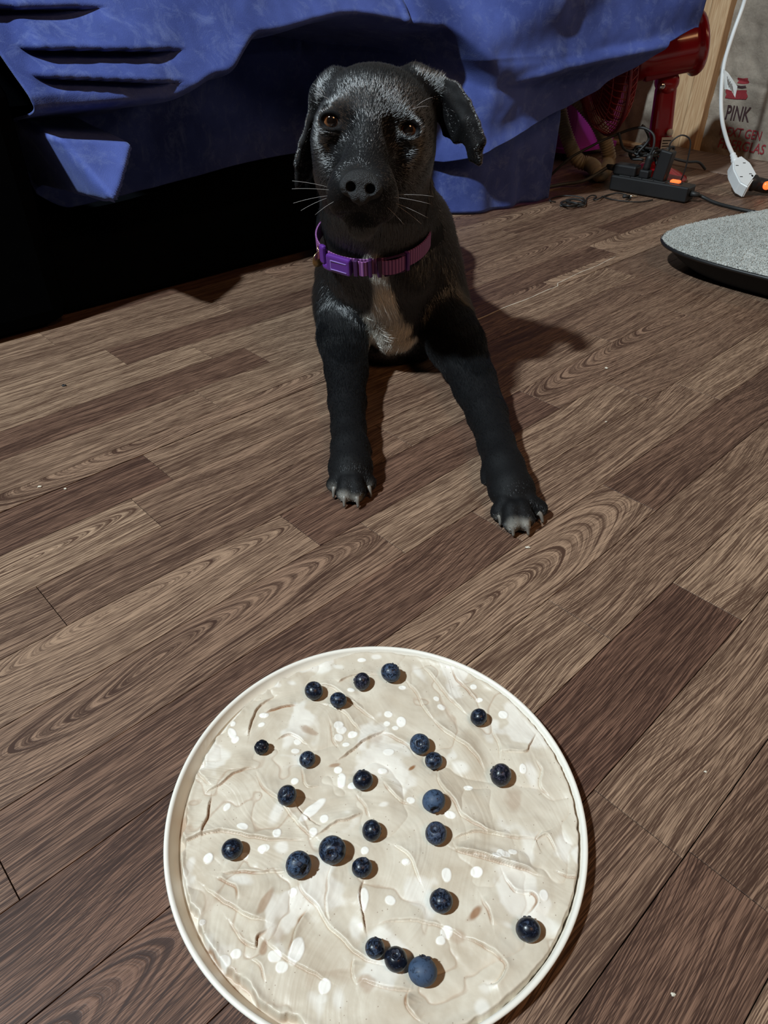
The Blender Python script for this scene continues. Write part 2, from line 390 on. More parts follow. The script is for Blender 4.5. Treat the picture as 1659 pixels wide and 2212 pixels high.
M_INK = plain('red_ink', (.23, .018, .025), .8, noise=.35, nscale=150)
M_INKD = plain('dark_ink', (.035, .012, .014), .8, noise=.3, nscale=150)
def wall_text(s, p0, p1, hpx, mat, parent, squash=1.):
    """letters printed on the wall paper; p0, p1 pixel ends of the baseline"""
    A = PU(*p0, WALLU); B = PU(*p1, WALLU); T = PU(p0[0], p0[1] - hpx, WALLU); hgt = T[2] - A[2]
    cu = bpy.data.curves.new('t', 'FONT'); cu.body = s; cu.offset = .012; cu.resolution_u = 3
    o = bpy.data.objects.new('t', cu); COL.objects.link(o); bpy.context.view_layer.update()
    me = bpy.data.meshes.new_from_object(o.evaluated_get(bpy.context.evaluated_depsgraph_get())); bpy.data.objects.remove(o)
    bm = bmesh.new(); bm.from_mesh(me); bmesh.ops.triangulate(bm, faces=list(bm.faces)); bmesh.ops.subdivide_edges(bm, edges=[e for e in bm.edges if e.calc_length() > .12], cuts=2)
    xs = [v.co.x for v in bm.verts]; x0, x1 = min(xs), max(xs); ys = [v.co.y for v in bm.verts]; y1 = max(ys)
    for v in bm.verts:
        t = (v.co.x - x0) / (x1 - x0); q = A * (1 - t) + B * t; z = A[2] + (v.co.y / y1) * hgt + 0 * t
        vv = q @ VD; D = WALLU + .012 - float(paper_disp(np.array(vv), np.array(z))) - .0022
        v.co = Vector(UV(D, vv, z))
    ob = bmobj('printed_word', bm, mat, parent); return ob
WALLBATT = b1
wall_text('PINK', (1562, 258), (1613, 262), 32, M_INKD, far)
wall_text('NEXT GEN', (1551, 292), (1639, 301), 20, M_INK, far)
wall_text('FIBERGLAS', (1547, 319), (1648, 330), 21, M_INK, far)
wall_text('\u2022', (1548, 352), (1562, 353), 14, M_INK, far)
def ink_patch(pts, mat):
    V = []; n = 7
    for i in range(n):
        for k in range(n):
            s, t = i / (n - 1), k / (n - 1); a = np.array(pts[0]) * (1 - s) + np.array(pts[1]) * s; b_ = np.array(pts[3]) * (1 - s) + np.array(pts[2]) * s
            px = a * (1 - t) + b_ * t; q = PU(px[0] + 1.5 * math.sin(k * 5 + i), px[1] + math.sin(i * 7 + k), WALLU); vv, z = q @ VD, q[2]
            V.append(UV(WALLU + .012 - float(paper_disp(np.array(vv), np.array(z))) - .002, vv, z))
    return mesh('printed_mark', V, [(i * n + k, i * n + k + 1, (i + 1) * n + k + 1, (i + 1) * n + k) for i in range(n - 1) for k in range(n - 1)], mat, far)
ink_patch([(1591, 168), (1614, 170), (1614, 182), (1591, 180)], M_INK)
ink_patch([(1568, 193), (1612, 196), (1611, 216), (1566, 212)], M_INK)
ink_patch([(1588, 184), (1610, 186), (1608, 191), (1588, 189)], M_INKD)

# ------------------------------------------------------------------ couch and its blue cover
M_BLACK = plain('black_upholstery', (.0022, .0026, .0032), 1., spec=0., noise=.3)
cch = empty('couch', UV(1.1, -1.6, 0), 'long dark couch hidden under the blue velvet cover', 'couch')
def ubox(name, u0, u1, v0, v1, z0, z1, mat, parent, bev=.01):
    return rbox(name, UV((u0 + u1) / 2, (v0 + v1) / 2, (z0 + z1) / 2), UD, VD, (0, 0, 1), (u1 - u0, v1 - v0, z1 - z0), bev, mat, parent)
ubox('seat', .45, 1.60, -1.95, -1.53, .22, .43, M_BLACK, cch, .03)
ubox('backrest', .45, 1.60, -2.03, -1.96,   .22, .62, M_BLACK, cch, .03)
ubox('shade_block', .38, 1.12, -1.95, -1.15, .004, .115, M_BLACK, cch, .01)  # black block added to keep the gap under the couch dark
ubox('arm', -.45, .385, -1.95, -1.115, .0, .345, M_BLACK, cch, .03)
ubox('leg', .50, .56, -1.90, -1.84, 0, .22, M_BLACK, cch, .004); ubox('leg', 1.52, 1.58, -1.90, -1.84, 0, .22, M_BLACK, cch, .004)
ubox('leg', .50, .56, -1.50, -1.44, 0, .22, M_BLACK, cch, .004); ubox('leg', 1.52, 1.58, -1.50, -1.44, 0, .22, M_BLACK, cch, .004)

def blue_material():
    m, nt, b = newmat('blue_velvet'); tc = nd(nt, 'ShaderNodeTexCoord')
    n1 = nd(nt, 'ShaderNodeTexNoise'); n1.inputs['Scale'].default_value = 5; n1.inputs['Detail'].default_value = 6; n1.inputs['Roughness'].default_value = .6
    n2 = nd(nt, 'ShaderNodeTexNoise'); n2.inputs['Scale'].default_value = 700; n2.inputs['Detail'].default_value = 2
    for n in (n1, n2): lk(nt, tc.outputs['Object'], n.inputs['Vector'])
    f = mth(nt, 'MULTIPLY', mth(nt, 'SUBTRACT', n1.outputs[0], .36), 3.4, clamp=True)
    c = mixc(nt, f, (.022, .034, .150, 1), (.072, .104, .350, 1))
    n3 = nd(nt, 'ShaderNodeTexNoise'); n3.inputs['Scale'].default_value = 26; n3.inputs['Detail'].default_value = 9; n3.inputs['Roughness'].default_value = .75; n3.inputs['Distortion'].default_value = .6; lk(nt, tc.outputs['Object'], n3.inputs['Vector'])
    c = mixc(nt, mth(nt, 'MULTIPLY', mth(nt, 'SUBTRACT', n3.outputs[0], .50), 2.2, clamp=True), c, (.20, .25, .46, 1))
    c = mixc(nt, mth(nt, 'MULTIPLY', n2.outputs[0], .25), c, (.10, .15, .40, 1))
    lk(nt, c, b.inputs['Base Color']); b.inputs['Roughness'].default_value = .85; b.inputs['Specular IOR Level'].default_value = .2
    b.inputs['Sheen Weight'].default_value = .15; b.inputs['Sheen Roughness'].default_value = .4; b.inputs['Sheen Tint'].default_value = (.55, .65, 1, 1)
    bp = nd(nt, 'ShaderNodeBump'); bp.inputs['Strength'].default_value = .35; bp.inputs['Distance'].default_value = .001
    lk(nt, n2.outputs[0], bp.inputs['Height']); lk(nt, bp.outputs[0], b.inputs['Normal'])
    return m
M_BLUE = blue_material()
cover = empty('blue_cover', UV(1.1, -1.15, .4), 'blue velvet cover draped over the couch, hanging in folds', 'blanket')
def drape(name, ufun, hem, vfun, nu, nz, ztop, back, th=.003):
    V = []; us = np.linspace(0, 1, nu)
    for s in us:
        zt = ztop
        for k in range(nz + back):
            if k < back:   # goes back over the seat
                t = 1 - k / back; u = ufun(s, zt); v0 = vfun(u, zt); V.append(UV(u, v0 - .55 * t * (1 - .80 * ss((u - 1.42) / .25)), zt + .02 * math.sin(math.pi * t)))
            else:
                t = (k - back) / (nz - 1); u = ufun(s, 0); h = hem(u); z = zt + (h - zt) * t; u = ufun(s, z)
                V.append(UV(u, vfun(u, z), z))
    n = nz + back
    Q = [(i * n + k, (i + 1) * n + k, (i + 1) * n + k + 1, i * n + k + 1) for i in range(nu - 1) for k in range(n - 1)]
    o = quadmesh(name, V, Q, M_BLUE, cover)
    s_ = o.modifiers.new('thick', 'SOLIDIFY'); s_.thickness = th; s_.offset = -1
    return o
def itp(x, xs, ys): return float(np.interp(x, xs, ys))
def sm1(x, xs, ys):   # smooth interpolation
    x = min(max(x, xs[0]), xs[-1]); i = max(0, min(len(xs) - 2, int(np.searchsorted(xs, x)) - 1)); t = (x - xs[i]) / (xs[i + 1] - xs[i]); t = t * t * (3 - 2 * t)
    return ys[i] * (1 - t) + ys[i + 1] * t
def ss(x): x = min(max(x, 0.), 1.); return x * x * (3 - 2 * x)
def cover_v(u, z):
    v = sm1(u, [.4, .9, 1.2, 1.5, 1.95], [-1.12, -1.10, -1.08, -1.04, -.93])
    A = sm1(u, [.4, 1.12, 1.34], [.19, .36, .03])
    zb = sm1(u, [.40, .60, .70, .80, 1.0, 1.2, 1.34], [.300, .300, .325, .372, .392, .37, .30])
    rec = A * ss((zb - z) / .05 + .1)
    # bellies out at the seat edge, leans back at the top
    v += .02 - sm1(u, [.4, 1.2, 1.5], [.75, .75, .12]) * max(0, z - .315) - rec
    for zg, amp, u0, u1 in ((.405 - .02 * (u - .5), .020, .37, .57), (.362 - .05 * (u - .45), .026, .41, .66), (.330 - .09 * (u - .45), .018, .41, .64)):
        e = ss((u - u0) / .03) * ss((u1 - u) / .10)
        d = z - zg
        v += amp * e * ((ss(d / .006)) * math.exp(-max(d, 0) / .03) - .9 * math.exp(-(d / .010) ** 2) * (d < .004))
    # patch that hangs forward again
    tri = ss((u - .400 - max(0, .275 - z) * .38) / .022) * ss((.545 - u - max(0, .245 - z) * 1.25) / .024) * ss((.280 - .16 * (u - .41) - z) / .020)
    v += (.170 + (.28 - z) * 1.1) * tri * (A > .05)
    # vertical crease and slack folds
    v += .016 * math.exp(-((u - 1.10 - .02 * math.sin(z * 20)) / .008) ** 2) * ss((z - .28) / .05) - .012 * math.exp(-((u - 1.125) / .012) ** 2) * ss((z - .28) / .05)
    r = ss((u - 1.2) / .15)
    w = .5 + .5 * math.sin(40 * (z - .30 * (u - 1.2)) + 3 * float(fbm(u * 2.2, z * 2.))); v += r * (.010 * w - .018 * float(fbm(u * 4., z * 6., 3)) )
    v += r * .016 * math.exp(-((z - (.25 + .13 * (u - 1.2))) / .012) ** 2) * ss((u - 1.35) / .1)
    v += .008 * float(fbm(u * 9, z * 7, 3)) * (1 - r) + .003 * float(fbm(u * 25, z * 25, 2))
    return v
def hem_main(u):
    return sm1(u, [.42, .52, .56, .62, 1.1, 1.28, 1.42, 1.60, 1.80, 1.96], [.20, .125, .125, .125, .12, .120, .150, .196, .285, .372]) if u < 1.22 else float(np.interp(u, HU, HZ))
def ufun_main(s, z):
    u = .372 + s * (UR - .372)
    return u + (1 - s) * .25 * max(0, .42 - z)
def on_cover(px, py, off=.002):
    lo, hi = -1.6, -.6
    for _ in range(40):
        mid = (lo + hi) / 2; q = PV(px, py, mid); vc = cover_v(q @ UD, q[2])
        if mid > vc: hi = mid
        else: lo = mid
    return PV(px, py, (lo + hi) / 2) + VD * off
hq_ = [on_cover(*p, 0) for p in ((985, 352), (1080, 318), (1165, 265), (1230, 232), (1300, 192), (1380, 142), (1450, 92), (1500, 60))]
HU = [q @ UD for q in hq_]; HZ = [q[2] for q in hq_]; HU = [1.22] + HU; HZ = [.118] + HZ
UR = HU[-1] + .012
drape('upper_drape', ufun_main, hem_main, cover_v, 420, 190, .46, 14)
def skirt_v(u, z): return cover_v(u, max(z, .16)) - .05 + .03 * (.2 - z) + .006 * math.sin(u * 70 + z * 8) * ss((.2 - z) / .15)
drape('lower_drape', lambda s, z: 1.17 + s * (1.60 - 1.17) + .10 * s * max(0, .25 - z) * 0, lambda u: .004 if u > 1.25 else .03, skirt_v, 90, 40, .26, 1)
M_THREAD = plain('cream_thread', (.75, .68, .5), .8)
tp = [PY(x, y, 0) if 0 else (x, y) for x, y in ((1298, 13), (1302, 12), (1304, 16), (1302, 21), (1299, 24), (1303, 25), (1305, 26))]
tube('loose_thread', [on_cover(*p) for p in tp], .0009, M_THREAD, cover, 6)

# ------------------------------------------------------------------ tray, spread, blueberries
PC = np.array([-.0026, .2482, 0.]); PR = .1370
M_TRAY = plain('ivory_plastic', (.78, .74, .66), .38, spec=.5, noise=.03)
tray = lathe('tray', [(0, 0), (PR - .006, 0), (PR - .003, .002), (PR, .0128), (PR - .0004, .0138), (PR - .0016, .0142), (PR - .0028, .0138), (PR - .0036, .0125), (PR - .0052, .0045), (PR - .008, .003), (0, .003)], PC + [0, 0, .0006], (0, 0, 1), M_TRAY, None, 160)
tag(tray, 'round ivory tray with a thin raised rim, full of pale spread', 'tray')

def cream_material():
    m, nt, b = newmat('peanut_yogurt_spread')
    at = nd(nt, 'ShaderNodeAttribute', attribute_name='tone'); sp_ = nd(nt, 'ShaderNodeSeparateColor'); lk(nt, at.outputs['Color'], sp_.inputs[0])
    tc = nd(nt, 'ShaderNodeTexCoord')
    n1 = nd(nt, 'ShaderNodeTexNoise'); n1.inputs['Scale'].default_value = 28; n1.inputs['Detail'].default_value = 4; n1.inputs['Distortion'].default_value = 1.2
    n2 = nd(nt, 'ShaderNodeTexNoise'); n2.inputs['Scale'].default_value = 420; n2.inputs['Detail'].default_value = 2
    vo = nd(nt, 'ShaderNodeTexVoronoi'); vo.inputs['Scale'].default_value = 260
    for n in (n1, n2, vo): lk(nt, tc.outputs['Object'], n.inputs['Vector'])
    base = mixc(nt, mth(nt, 'MULTIPLY', mth(nt, 'SUBTRACT', n1.outputs[0], .3), 2.3, clamp=True), (.52, .435, .33, 1), (.67, .60, .49, 1))
    c = mixc(nt, sp_.outputs[1], base, (.86, .82, .75, 1))
    speck = mth(nt, 'MULTIPLY', mth(nt, 'LESS_THAN', vo.outputs['Distance'], .10), mth(nt, 'GREATER_THAN', n1.outputs[0], .50))
    c = mixc(nt, mth(nt, 'MULTIPLY', speck, .55), c, (.22, .14, .09, 1))
    c = mixc(nt, sp_.outputs[0], c, (.27, .12, .045, 1))
    lk(nt, c, b.inputs['Base Color']); b.inputs['Roughness'].default_value = .42; b.inputs['Specular IOR Level'].default_value = .45
    bp = nd(nt, 'ShaderNodeBump'); bp.inputs['Strength'].default_value = .12; bp.inputs['Distance'].default_value = .0006
    lk(nt, n2.outputs[0], bp.inputs['Height']); lk(nt, bp.outputs[0], b.inputs['Normal'])
    return m
M_CREAM = cream_material()
def L5(pts): return [(340 + x / 2.9625, 1380 + y / 2.9625) for x, y in pts]
def L6(pts): return [(800 + x / 3.318, 1380 + y / 3.318) for x, y in pts]
def L7(pts): return [(340 + x / 1.728, 1780 + y / 1.728) for x, y in pts]
CREASE = [  # polyline, lip height mm, brown
 (L5([(690, 490), (760, 460), (830, 438), (893, 430)]), .9, .8), (L5([(345, 1010), (330, 1080), (322, 1150), (290, 1220), (283, 1278)]), -1.0, .7),
 (L5([(262, 840), (275, 880), (310, 915), (350, 948)]), .9, .5), (L5([(640, 870), (680, 960), (780, 1050), (860, 1150), (950, 1240), (1020, 1290)]), 1.1, .35),
 (L5([(870, 1040), (900, 1100), (960, 1165), (1060, 1220)]), -.7, .2), (L5([(1100, 520), (1115, 580), (1125, 650), (1160, 700)]), .8, .15),
 (L5([(300, 1000), (410, 935), (500, 870), (610, 830)]), .8, .5), (L5([(120, 1350), (170, 1310), (280, 1265), (430, 1240), (560, 1262), (760, 1300), (1000, 1290)]), 1.2, .1),
 (L5([(1000, 1290), (1130, 1195), (1230, 1160), (1310, 1120)]), .9, .1), (L5([(1040, 420), (1180, 470), (1250, 540), (1300, 600)]), .9, .1),
 (L5([(585, 640), (600, 560), (650, 450), (760, 370)]), 1.0, .0), (L5([(760, 660), (830, 625), (900, 640), (960, 690)]), .9, .2),
 (L5([(100, 1230), (110, 1140), (150, 1050), (200, 1000)]), 1.3, .8), (L5([(1150, 790), (1250, 720), (1350, 650), (1470, 590)]), 1.2, .0),
 (L5([(1010, 300), (1130, 330), (1260, 430), (1400, 530)]), 1.0, .1), (L5([(1160, 300), (1200, 270), (1290, 245), (1420, 250)]), .7, .3),
 (L5([(1270, 1000), (1330, 1080), (1360, 1150)]), .6, .2), (L5([(930, 840), (940, 900), (960, 960), (1040, 960)]), .7, .2),
 (L6([(440, 580), (500, 650), (590, 710), (680, 770), (760, 860), (810, 960)]), 1.2, .3), (L6([(250, 300), (330, 400), (380, 500), (450, 590)]), 1.0, .1),
 (L6([(585, 230), (620, 300), (700, 380), (770, 470)]), .8, .5), (L6([(870, 650), (890, 720), (920, 790), (920, 880)]), .8, .2),
 (L6([(480, 950), (485, 1010), (520, 1080), (590, 1160), (650, 1260), (760, 1345), (880, 1400), (1050, 1430), (1200, 1450)]), 1.1, .3),
 (L6([(1190, 690), (1150, 760), (1110, 825), (1000, 830), (930, 830)]), -.9, .5), (L6([(590, 1450), (680, 1410), (800, 1395), (900, 1405)]), .9, .1),
 (L6([(80, 680), (180, 720), (250, 760), (330, 850)]), .8, .2), (L6([(90, 1040), (140, 1110), (200, 1160), (280, 1190)]), .9, .5),
 (L6([(1180, 880), (1220, 960), (1220, 1060), (1290, 1140)]), .8, .4), (L6([(600, 1480), (650, 1540), (760, 1560), (900, 1600), (1080, 1650), (1200, 1700)]), 1.2, .2),
 (L6([(380, 200), (460, 300), (560, 430), (700, 560)]), 1.1, .1), (L6([(1240, 1380), (1180, 1450), (1270, 1420), (1350, 1580)]), .7, .1),
 (L7([(175, 235), (260, 300), (330, 345), (405, 372)]), 1.2, .15), (L7([(225, 205), (250, 215), (295, 245), (300, 295)]), .9, .5), (L7([(240, 185), (330, 185), (420, 185), (485, 183)]), .9, .6),
 (L7([(525, 210), (545, 260), (600, 320), (640, 380), (700, 450), (770, 510), (860, 540)]), 1.2, .2), (L7([(652, 155), (635, 220), (630, 300), (645, 370)]), .8, .2),
 (L7([(772, 205), (752, 280), (768, 350), (780, 420)]), -.9, .3), (L7([(560, 325), (530, 360), (510, 420), (495, 495)]), 1.0, .6),
 (L7([(265, 365), (310, 430), (370, 470), (372, 430), (415, 400)]), 1.1, .7), (L7([(732, 512), (728, 555), (740, 605)]), .9, .9), (L7([(940, 630), (928, 690), (985, 742)]), 1.0, .8),
 (L7([(1090, 90), (1200, 132), (1340, 160), (1430, 195)]), 1.2, .2), (L7([(1285, 175), (1330, 255), (1400, 262), (1418, 300), (1380, 345)]), 1.0, .6),
 (L7([(880, 85), (940, 130), (985, 225)]), 1.0, .1), (L7([(1140, 430), (1230, 470), (1300, 530), (1270, 590), (1230, 600)]), 1.1, .4), (L7([(350, 510), (385, 540), (400, 600)]), .8, .3),
 (L7([(1210, 280), (1235, 330), (1250, 390)]), .8, .5), (L7([(400, 440), (470, 500), (560, 550), (640, 590)]), .9, .1), (L7([(300, 580), (360, 640), (400, 740)]), .9, .2),
 (L7([(760, 590), (860, 620), (960, 625)]), .8, .2), (L7([(130, 370), (150, 420), (200, 470), (240, 545)]), 1.3, .6), (L7([(55, 120), (75, 180), (70, 260), (110, 350)]), 1.3, .9),
 (L7([(1480, 180), (1560, 210), (1590, 205)]), .6, .2), (L7([(820, 380), (950, 360), (1080, 400), (1140, 430)]), .7, .1), (L7([(1500, 430), (1540, 360), (1560, 310)]), .8, .5)]
STAIN = [  # px centre, half sizes mm, rotation, strength (peanut butter showing through)
 (L5([(985, 600)])[0], 12, 4, -.6, .45), (L5([(1140, 815)])[0], 6, 2, .3, .6), (L6([(300, 935)])[0], 6, 2.2, .7, .95), (L6([(1030, 1170)])[0], 12, 9, 1.2, .28),
 (L5([(150, 1160)])[0], 5, 20, -.2, .5), (L7([(405, 300)])[0], 3, 12, -.4, .5), (L7([(1180, 348)])[0], 10, 4, .8, .85), (L7([(265, 625)])[0], 4, 10, -.3, .9), (L7([(400, 460)])[0], 3, 7, 0, .6),
 (L7([(1130, 425)])[0], 9, 5, 0, .35), (L7([(788, 603)])[0], 6, 5, 0, .4), (L5([(1400, 650)])[0], 14, 5, .5, .2), (L5([(600, 340)])[0], 16, 5, .6, .3), (L7([(210, 500)])[0], 4, 12, -.8, .4), (L7([(450, 420)])[0], 7, 7, 0, .25)]
WHITE = [(L5([(x, y)])[0], a, b_, r) for x, y, a, b_, r in ((488, 560, 6, 6, 0), (570, 290, 14, 6, .2), (690, 500, 10, 7, 0), (670, 560, 9, 6, -.4), (760, 310, 14, 8, .1), (865, 295, 14, 10, .4), (480, 620, 9, 13, -.5), (500, 660, 9, 8, .4),
   (1160, 560, 11, 11, 0), (1180, 590, 12, 9, -.4), (1250, 620, 11, 9, 0), (1160, 640, 9, 8, 0), (1210, 685, 9, 6, 0), (1480, 490, 10, 8, .2), (1560, 540, 11, 12, 0), (1470, 545, 9, 8, 0), (1520, 580, 8, 6, 0), (1380, 810, 14, 6, .5),
   (1450, 860, 9, 6, 0), (1158, 848, 8, 7, .4), (1180, 920, 12, 16, 0), (1440, 1075, 14, 6, -.2), (1070, 1165, 9, 8, .4), (770, 1255, 9, 8, .4), (680, 1355, 12, 8, 0), (800, 1350, 16, 12, .3), (330, 1420, 9, 9, 0), (540, 1210, 12, 7, .3),
   (1000, 1255, 8, 8, 0), (1330, 1365, 9, 8, .4), (1590, 1435, 10, 7, .2), (560, 1400, 8, 6, 0), (1310, 150, 12, 6, 0), (1400, 130, 16, 7, 0), (1150, 190, 18, 9, .3), (1240, 340, 10, 6, 0), (1570, 320, 10, 6, 0), (900, 670, 9, 7, 0), (885, 730, 10, 7, 0), (1250, 950, 12, 8, 0), (880, 925, 9, 8, 0), (450, 1080, 7, 8, .4),
   (1480, 740, 12, 8, 0), (770, 1130, 14, 26, .4), (1000, 1100, 12, 30, .7), (680, 500, 10, 6, 0))] + \
  [(L6([(x, y)])[0], a, b_, r) for x, y, a, b_, r in ((740, 360, 10, 8, .4), (510, 500, 12, 9, .4), (475, 440, 7, 6, .4), (780, 450, 8, 5, 0), (950, 560, 12, 10, 0), (700, 1080, 12, 6, 0), (900, 1580, 10, 6, .2), (965, 1565, 10, 7, .3), (1020, 1540, 10, 6, 0), (255, 1610, 7, 6, 0), (1090, 950, 7, 10, 0), (640, 930, 22, 16, .2), (90, 960, 10, 7, 0), (290, 1160, 10, 7, 0), (570, 1270, 12, 7, .2), (350, 260, 14, 32, -.5), (1380, 1480, 18, 34, .1), (1150, 980, 16, 40, 0))] + \
  [(L7([(x, y)])[0], a, b_, r) for x, y, a, b_, r in ((395, 102, 8, 8, 0), (450, 42, 9, 9, 0), (190, 135, 10, 9, 0), (507, 260, 9, 8, -.4), (465, 90, 16, 10, -.3), (170, 375, 8, 8, 0), (295, 490, 9, 7, 0), (255, 518, 10, 9, 0), (440, 500, 12, 9, 0), (465, 540, 11, 8, 0), (520, 480, 12, 20, .3), (740, 395, 14, 24, -.2),
   (625, 605, 11, 11, 0), (612, 660, 14, 10, 0), (680, 660, 14, 22, -.1), (870, 290, 12, 9, .3), (1080, 200, 10, 12, 0), (1190, 185, 12, 9, 0), (1080, 410, 12, 10, .3), (1440, 270, 8, 10, 0), (850, 410, 20, 9, .4), (770, 280, 10, 20, 0), (320, 215, 30, 12, .2), (1210, 690, 16, 14, 0), (1060, 440, 9, 7, 0), (120, 395, 12, 24, -.4), (1520, 120, 14, 18, 0), (1280, 120, 9, 9, .4), (930, 145, 7, 5, 0))]
def make_cream():
    n = 620; R = PR - .0032; xs = np.linspace(-R, R, n); X, Y = np.meshgrid(xs, xs, indexing='ij'); RR = np.hypot(X, Y)
    wx = X + .012 * fbm(X * 22 + 3, Y * 22, 3); wy = Y + .012 * fbm(X * 22 + 40, Y * 22 + 11, 3)
    h = .0020 * fbm(wx * 30, wy * 30, 3) + .0026 * (np.abs(fbm(wx * 30 + 9, wy * 30, 3)) ** .6) + .00018 * fbm(X * 220, Y * 220, 2)
    # knife strokes: faint parallel grooves that follow a curved flow
    ang = 2.2 * fbm(X * 9 + 60, Y * 9, 2) + .6
    gcoord = X * np.cos(ang) + Y * np.sin(ang)
    h += .00016 * fbm(gcoord * 520 + 3 * X * 20, (X * np.sin(ang) - Y * np.cos(ang)) * 25, 2)
    brown = .30 * sstep((.035 - np.abs(fbm(wx * 30 + 9, wy * 30, 3))) / .03) * np.clip(fbm(X * 14 + 31, Y * 14, 2) * 4, 0, 1); white = np.zeros_like(h)
    jit = .0022 * fbm(X * 110, Y * 110, 3)
    for pts, amp, br in CREASE:
        P = np.array([(G(x, y, .011) - PC)[:2] for x, y in pts]); P = catmull(np.c_[P, np.zeros(len(P))], 5)[:, :2]
        x0, y0 = P.min(0) - .013; x1, y1 = P.max(0) + .013
        i0, i1 = np.searchsorted(xs, [x0, x1]); k0, k1 = np.searchsorted(xs, [y0, y1])
        if i1 <= i0 or k1 <= k0: continue
        sx, sy = X[i0:i1, k0:k1], Y[i0:i1, k0:k1]; best = np.full(sx.shape, 9.); sd = np.zeros(sx.shape); tt = np.zeros(sx.shape)
        for q in range(len(P) - 1):
            a, d = P[q], P[q + 1] - P[q]; L = np.hypot(*d) + 1e-9; t = np.clip(((sx - a[0]) * d[0] + (sy - a[1]) * d[1]) / L ** 2, 0, 1)
            ex, ey = sx - a[0] - t * d[0], sy - a[1] - t * d[1]; dist = np.hypot(ex, ey); mk = dist < best
            best = np.where(mk, dist, best); sd = np.where(mk, np.sign(d[0] * ey - d[1] * ex) * dist, sd); tt = np.where(mk, (q + t) / (len(P) - 1), tt)
        j = jit[i0:i1, k0:k1]; s = (sd + j * .6) * (1 if amp > 0 else -1); env = np.clip(np.sin(np.pi * np.clip(tt, .02, .98)) * 1.6, 0, 1) * (best < .0125)
        prof = np.where(s > 0, np.exp(-np.abs(s) / .0042), 0) * sstep(s / .0007 + .3) - .35 * np.exp(-(s / .0007) ** 2)
        fadeo = 1 - sstep((best - .007) / .005)
        h[i0:i1, k0:k1] += abs(amp) * .0024 * prof * env * fadeo
        brown[i0:i1, k0:k1] = np.maximum(brown[i0:i1, k0:k1], (br * .9 + .25) * env * np.exp(-((s + .0003) / .00065) ** 2) * np.clip(.75 + 3 * fbm(sx * 90, sy * 90, 2), 0, 1))
    for (px, py), a, b_, r, st in STAIN:
        c = (G(px, py, .011) - PC)[:2]; dx, dy = X - c[0], Y - c[1]; u = (dx * math.cos(r) + dy * math.sin(r)) / (a * .00062); w = (-dx * math.sin(r) + dy * math.cos(r)) / (b_ * .00062)
        q = np.sqrt(u * u + w * w) + 1.2 * fbm(X * 90, Y * 90, 3); brown = np.maximum(brown, st * sstep((1.25 - q) / .8))
    for (px, py), a, b_, r in WHITE:
        c = (G(px, py, .011) - PC)[:2]; dx, dy = X - c[0], Y - c[1]; r = -r; u = (dx * math.cos(r) + dy * math.sin(r)) / (a * .00028); w = (-dx * math.sin(r) + dy * math.cos(r)) / (b_ * .00031)
        q = np.sqrt(u * u + w * w) + .5 * fbm(X * 120 + 9, Y * 120, 2); mk = sstep((1.2 - q) / (.25 if a < 13 else .8)); white = np.maximum(white, mk * (.95 if a < 13 else .6)); h += .00035 * mk * (a < 13)
    white = np.maximum(white, .55 * sstep((fbm(wx * 34 + 80, wy * 34, 4) - .17) / .16)); white *= (1 - brown)
    # the spread thins out against the rim, more on the left
    edge = R - RR; an = np.arctan2(Y, X); left = np.clip(-np.cos(an - .15), 0, 1) ** .6
    lim = .0012 + .0065 * left * (.75 + 1.2 * np.clip(fbm(np.cos(an) * 9 + 5, np.sin(an) * 9, 4) + .2, 0, 1)) + .001 * fbm(X * 200, Y * 200, 2)
    e = sstep((edge - lim) / .0022); brown = np.maximum(brown, .5 * (1 - sstep(np.abs(edge - lim) / .0012)) * left * np.clip(.4 + 3 * fbm(X * 60, Y * 60, 2), 0, 1))
    base = .0112 + .0012 * sstep((.012 - edge) / .012)
    Z = .0030 + (base - .0030 + h + .0005 * np.exp(-((edge - lim - .003) / .002) ** 2)) * e
    CREAMZ = (xs, Z.copy())
    keep = RR < R; idx = -np.ones(X.shape, int); idx[keep] = np.arange(keep.sum())
    V = np.stack([X[keep] + PC[0], Y[keep] + PC[1], Z[keep] + .0008], -1)
    q = np.stack([idx[:-1, :-1], idx[1:, :-1], idx[1:, 1:], idx[:-1, 1:]], -1).reshape(-1, 4); q = q[(q >= 0).all(1)]
    o = quadmesh('spread', V, q, M_CREAM)
    ca = o.data.attributes.new('tone', 'FLOAT_COLOR', 'POINT')
    ca.data.foreach_set('color', np.stack([brown[keep], white[keep], 0 * brown[keep], 0 * brown[keep] + 1], -1).astype(np.float32).ravel())
    tag(o, 'swirled pale tan yogurt and peanut butter spread filling the tray', 'food')
    return CREAMZ
CXS, CZ = make_cream()
def cream_z(x, y):
    i = int(np.clip(np.searchsorted(CXS, x - PC[0]), 0, len(CXS) - 1)); k = int(np.clip(np.searchsorted(CXS, y - PC[1]), 0, len(CXS) - 1)); return float(CZ[i, k]) + .0008

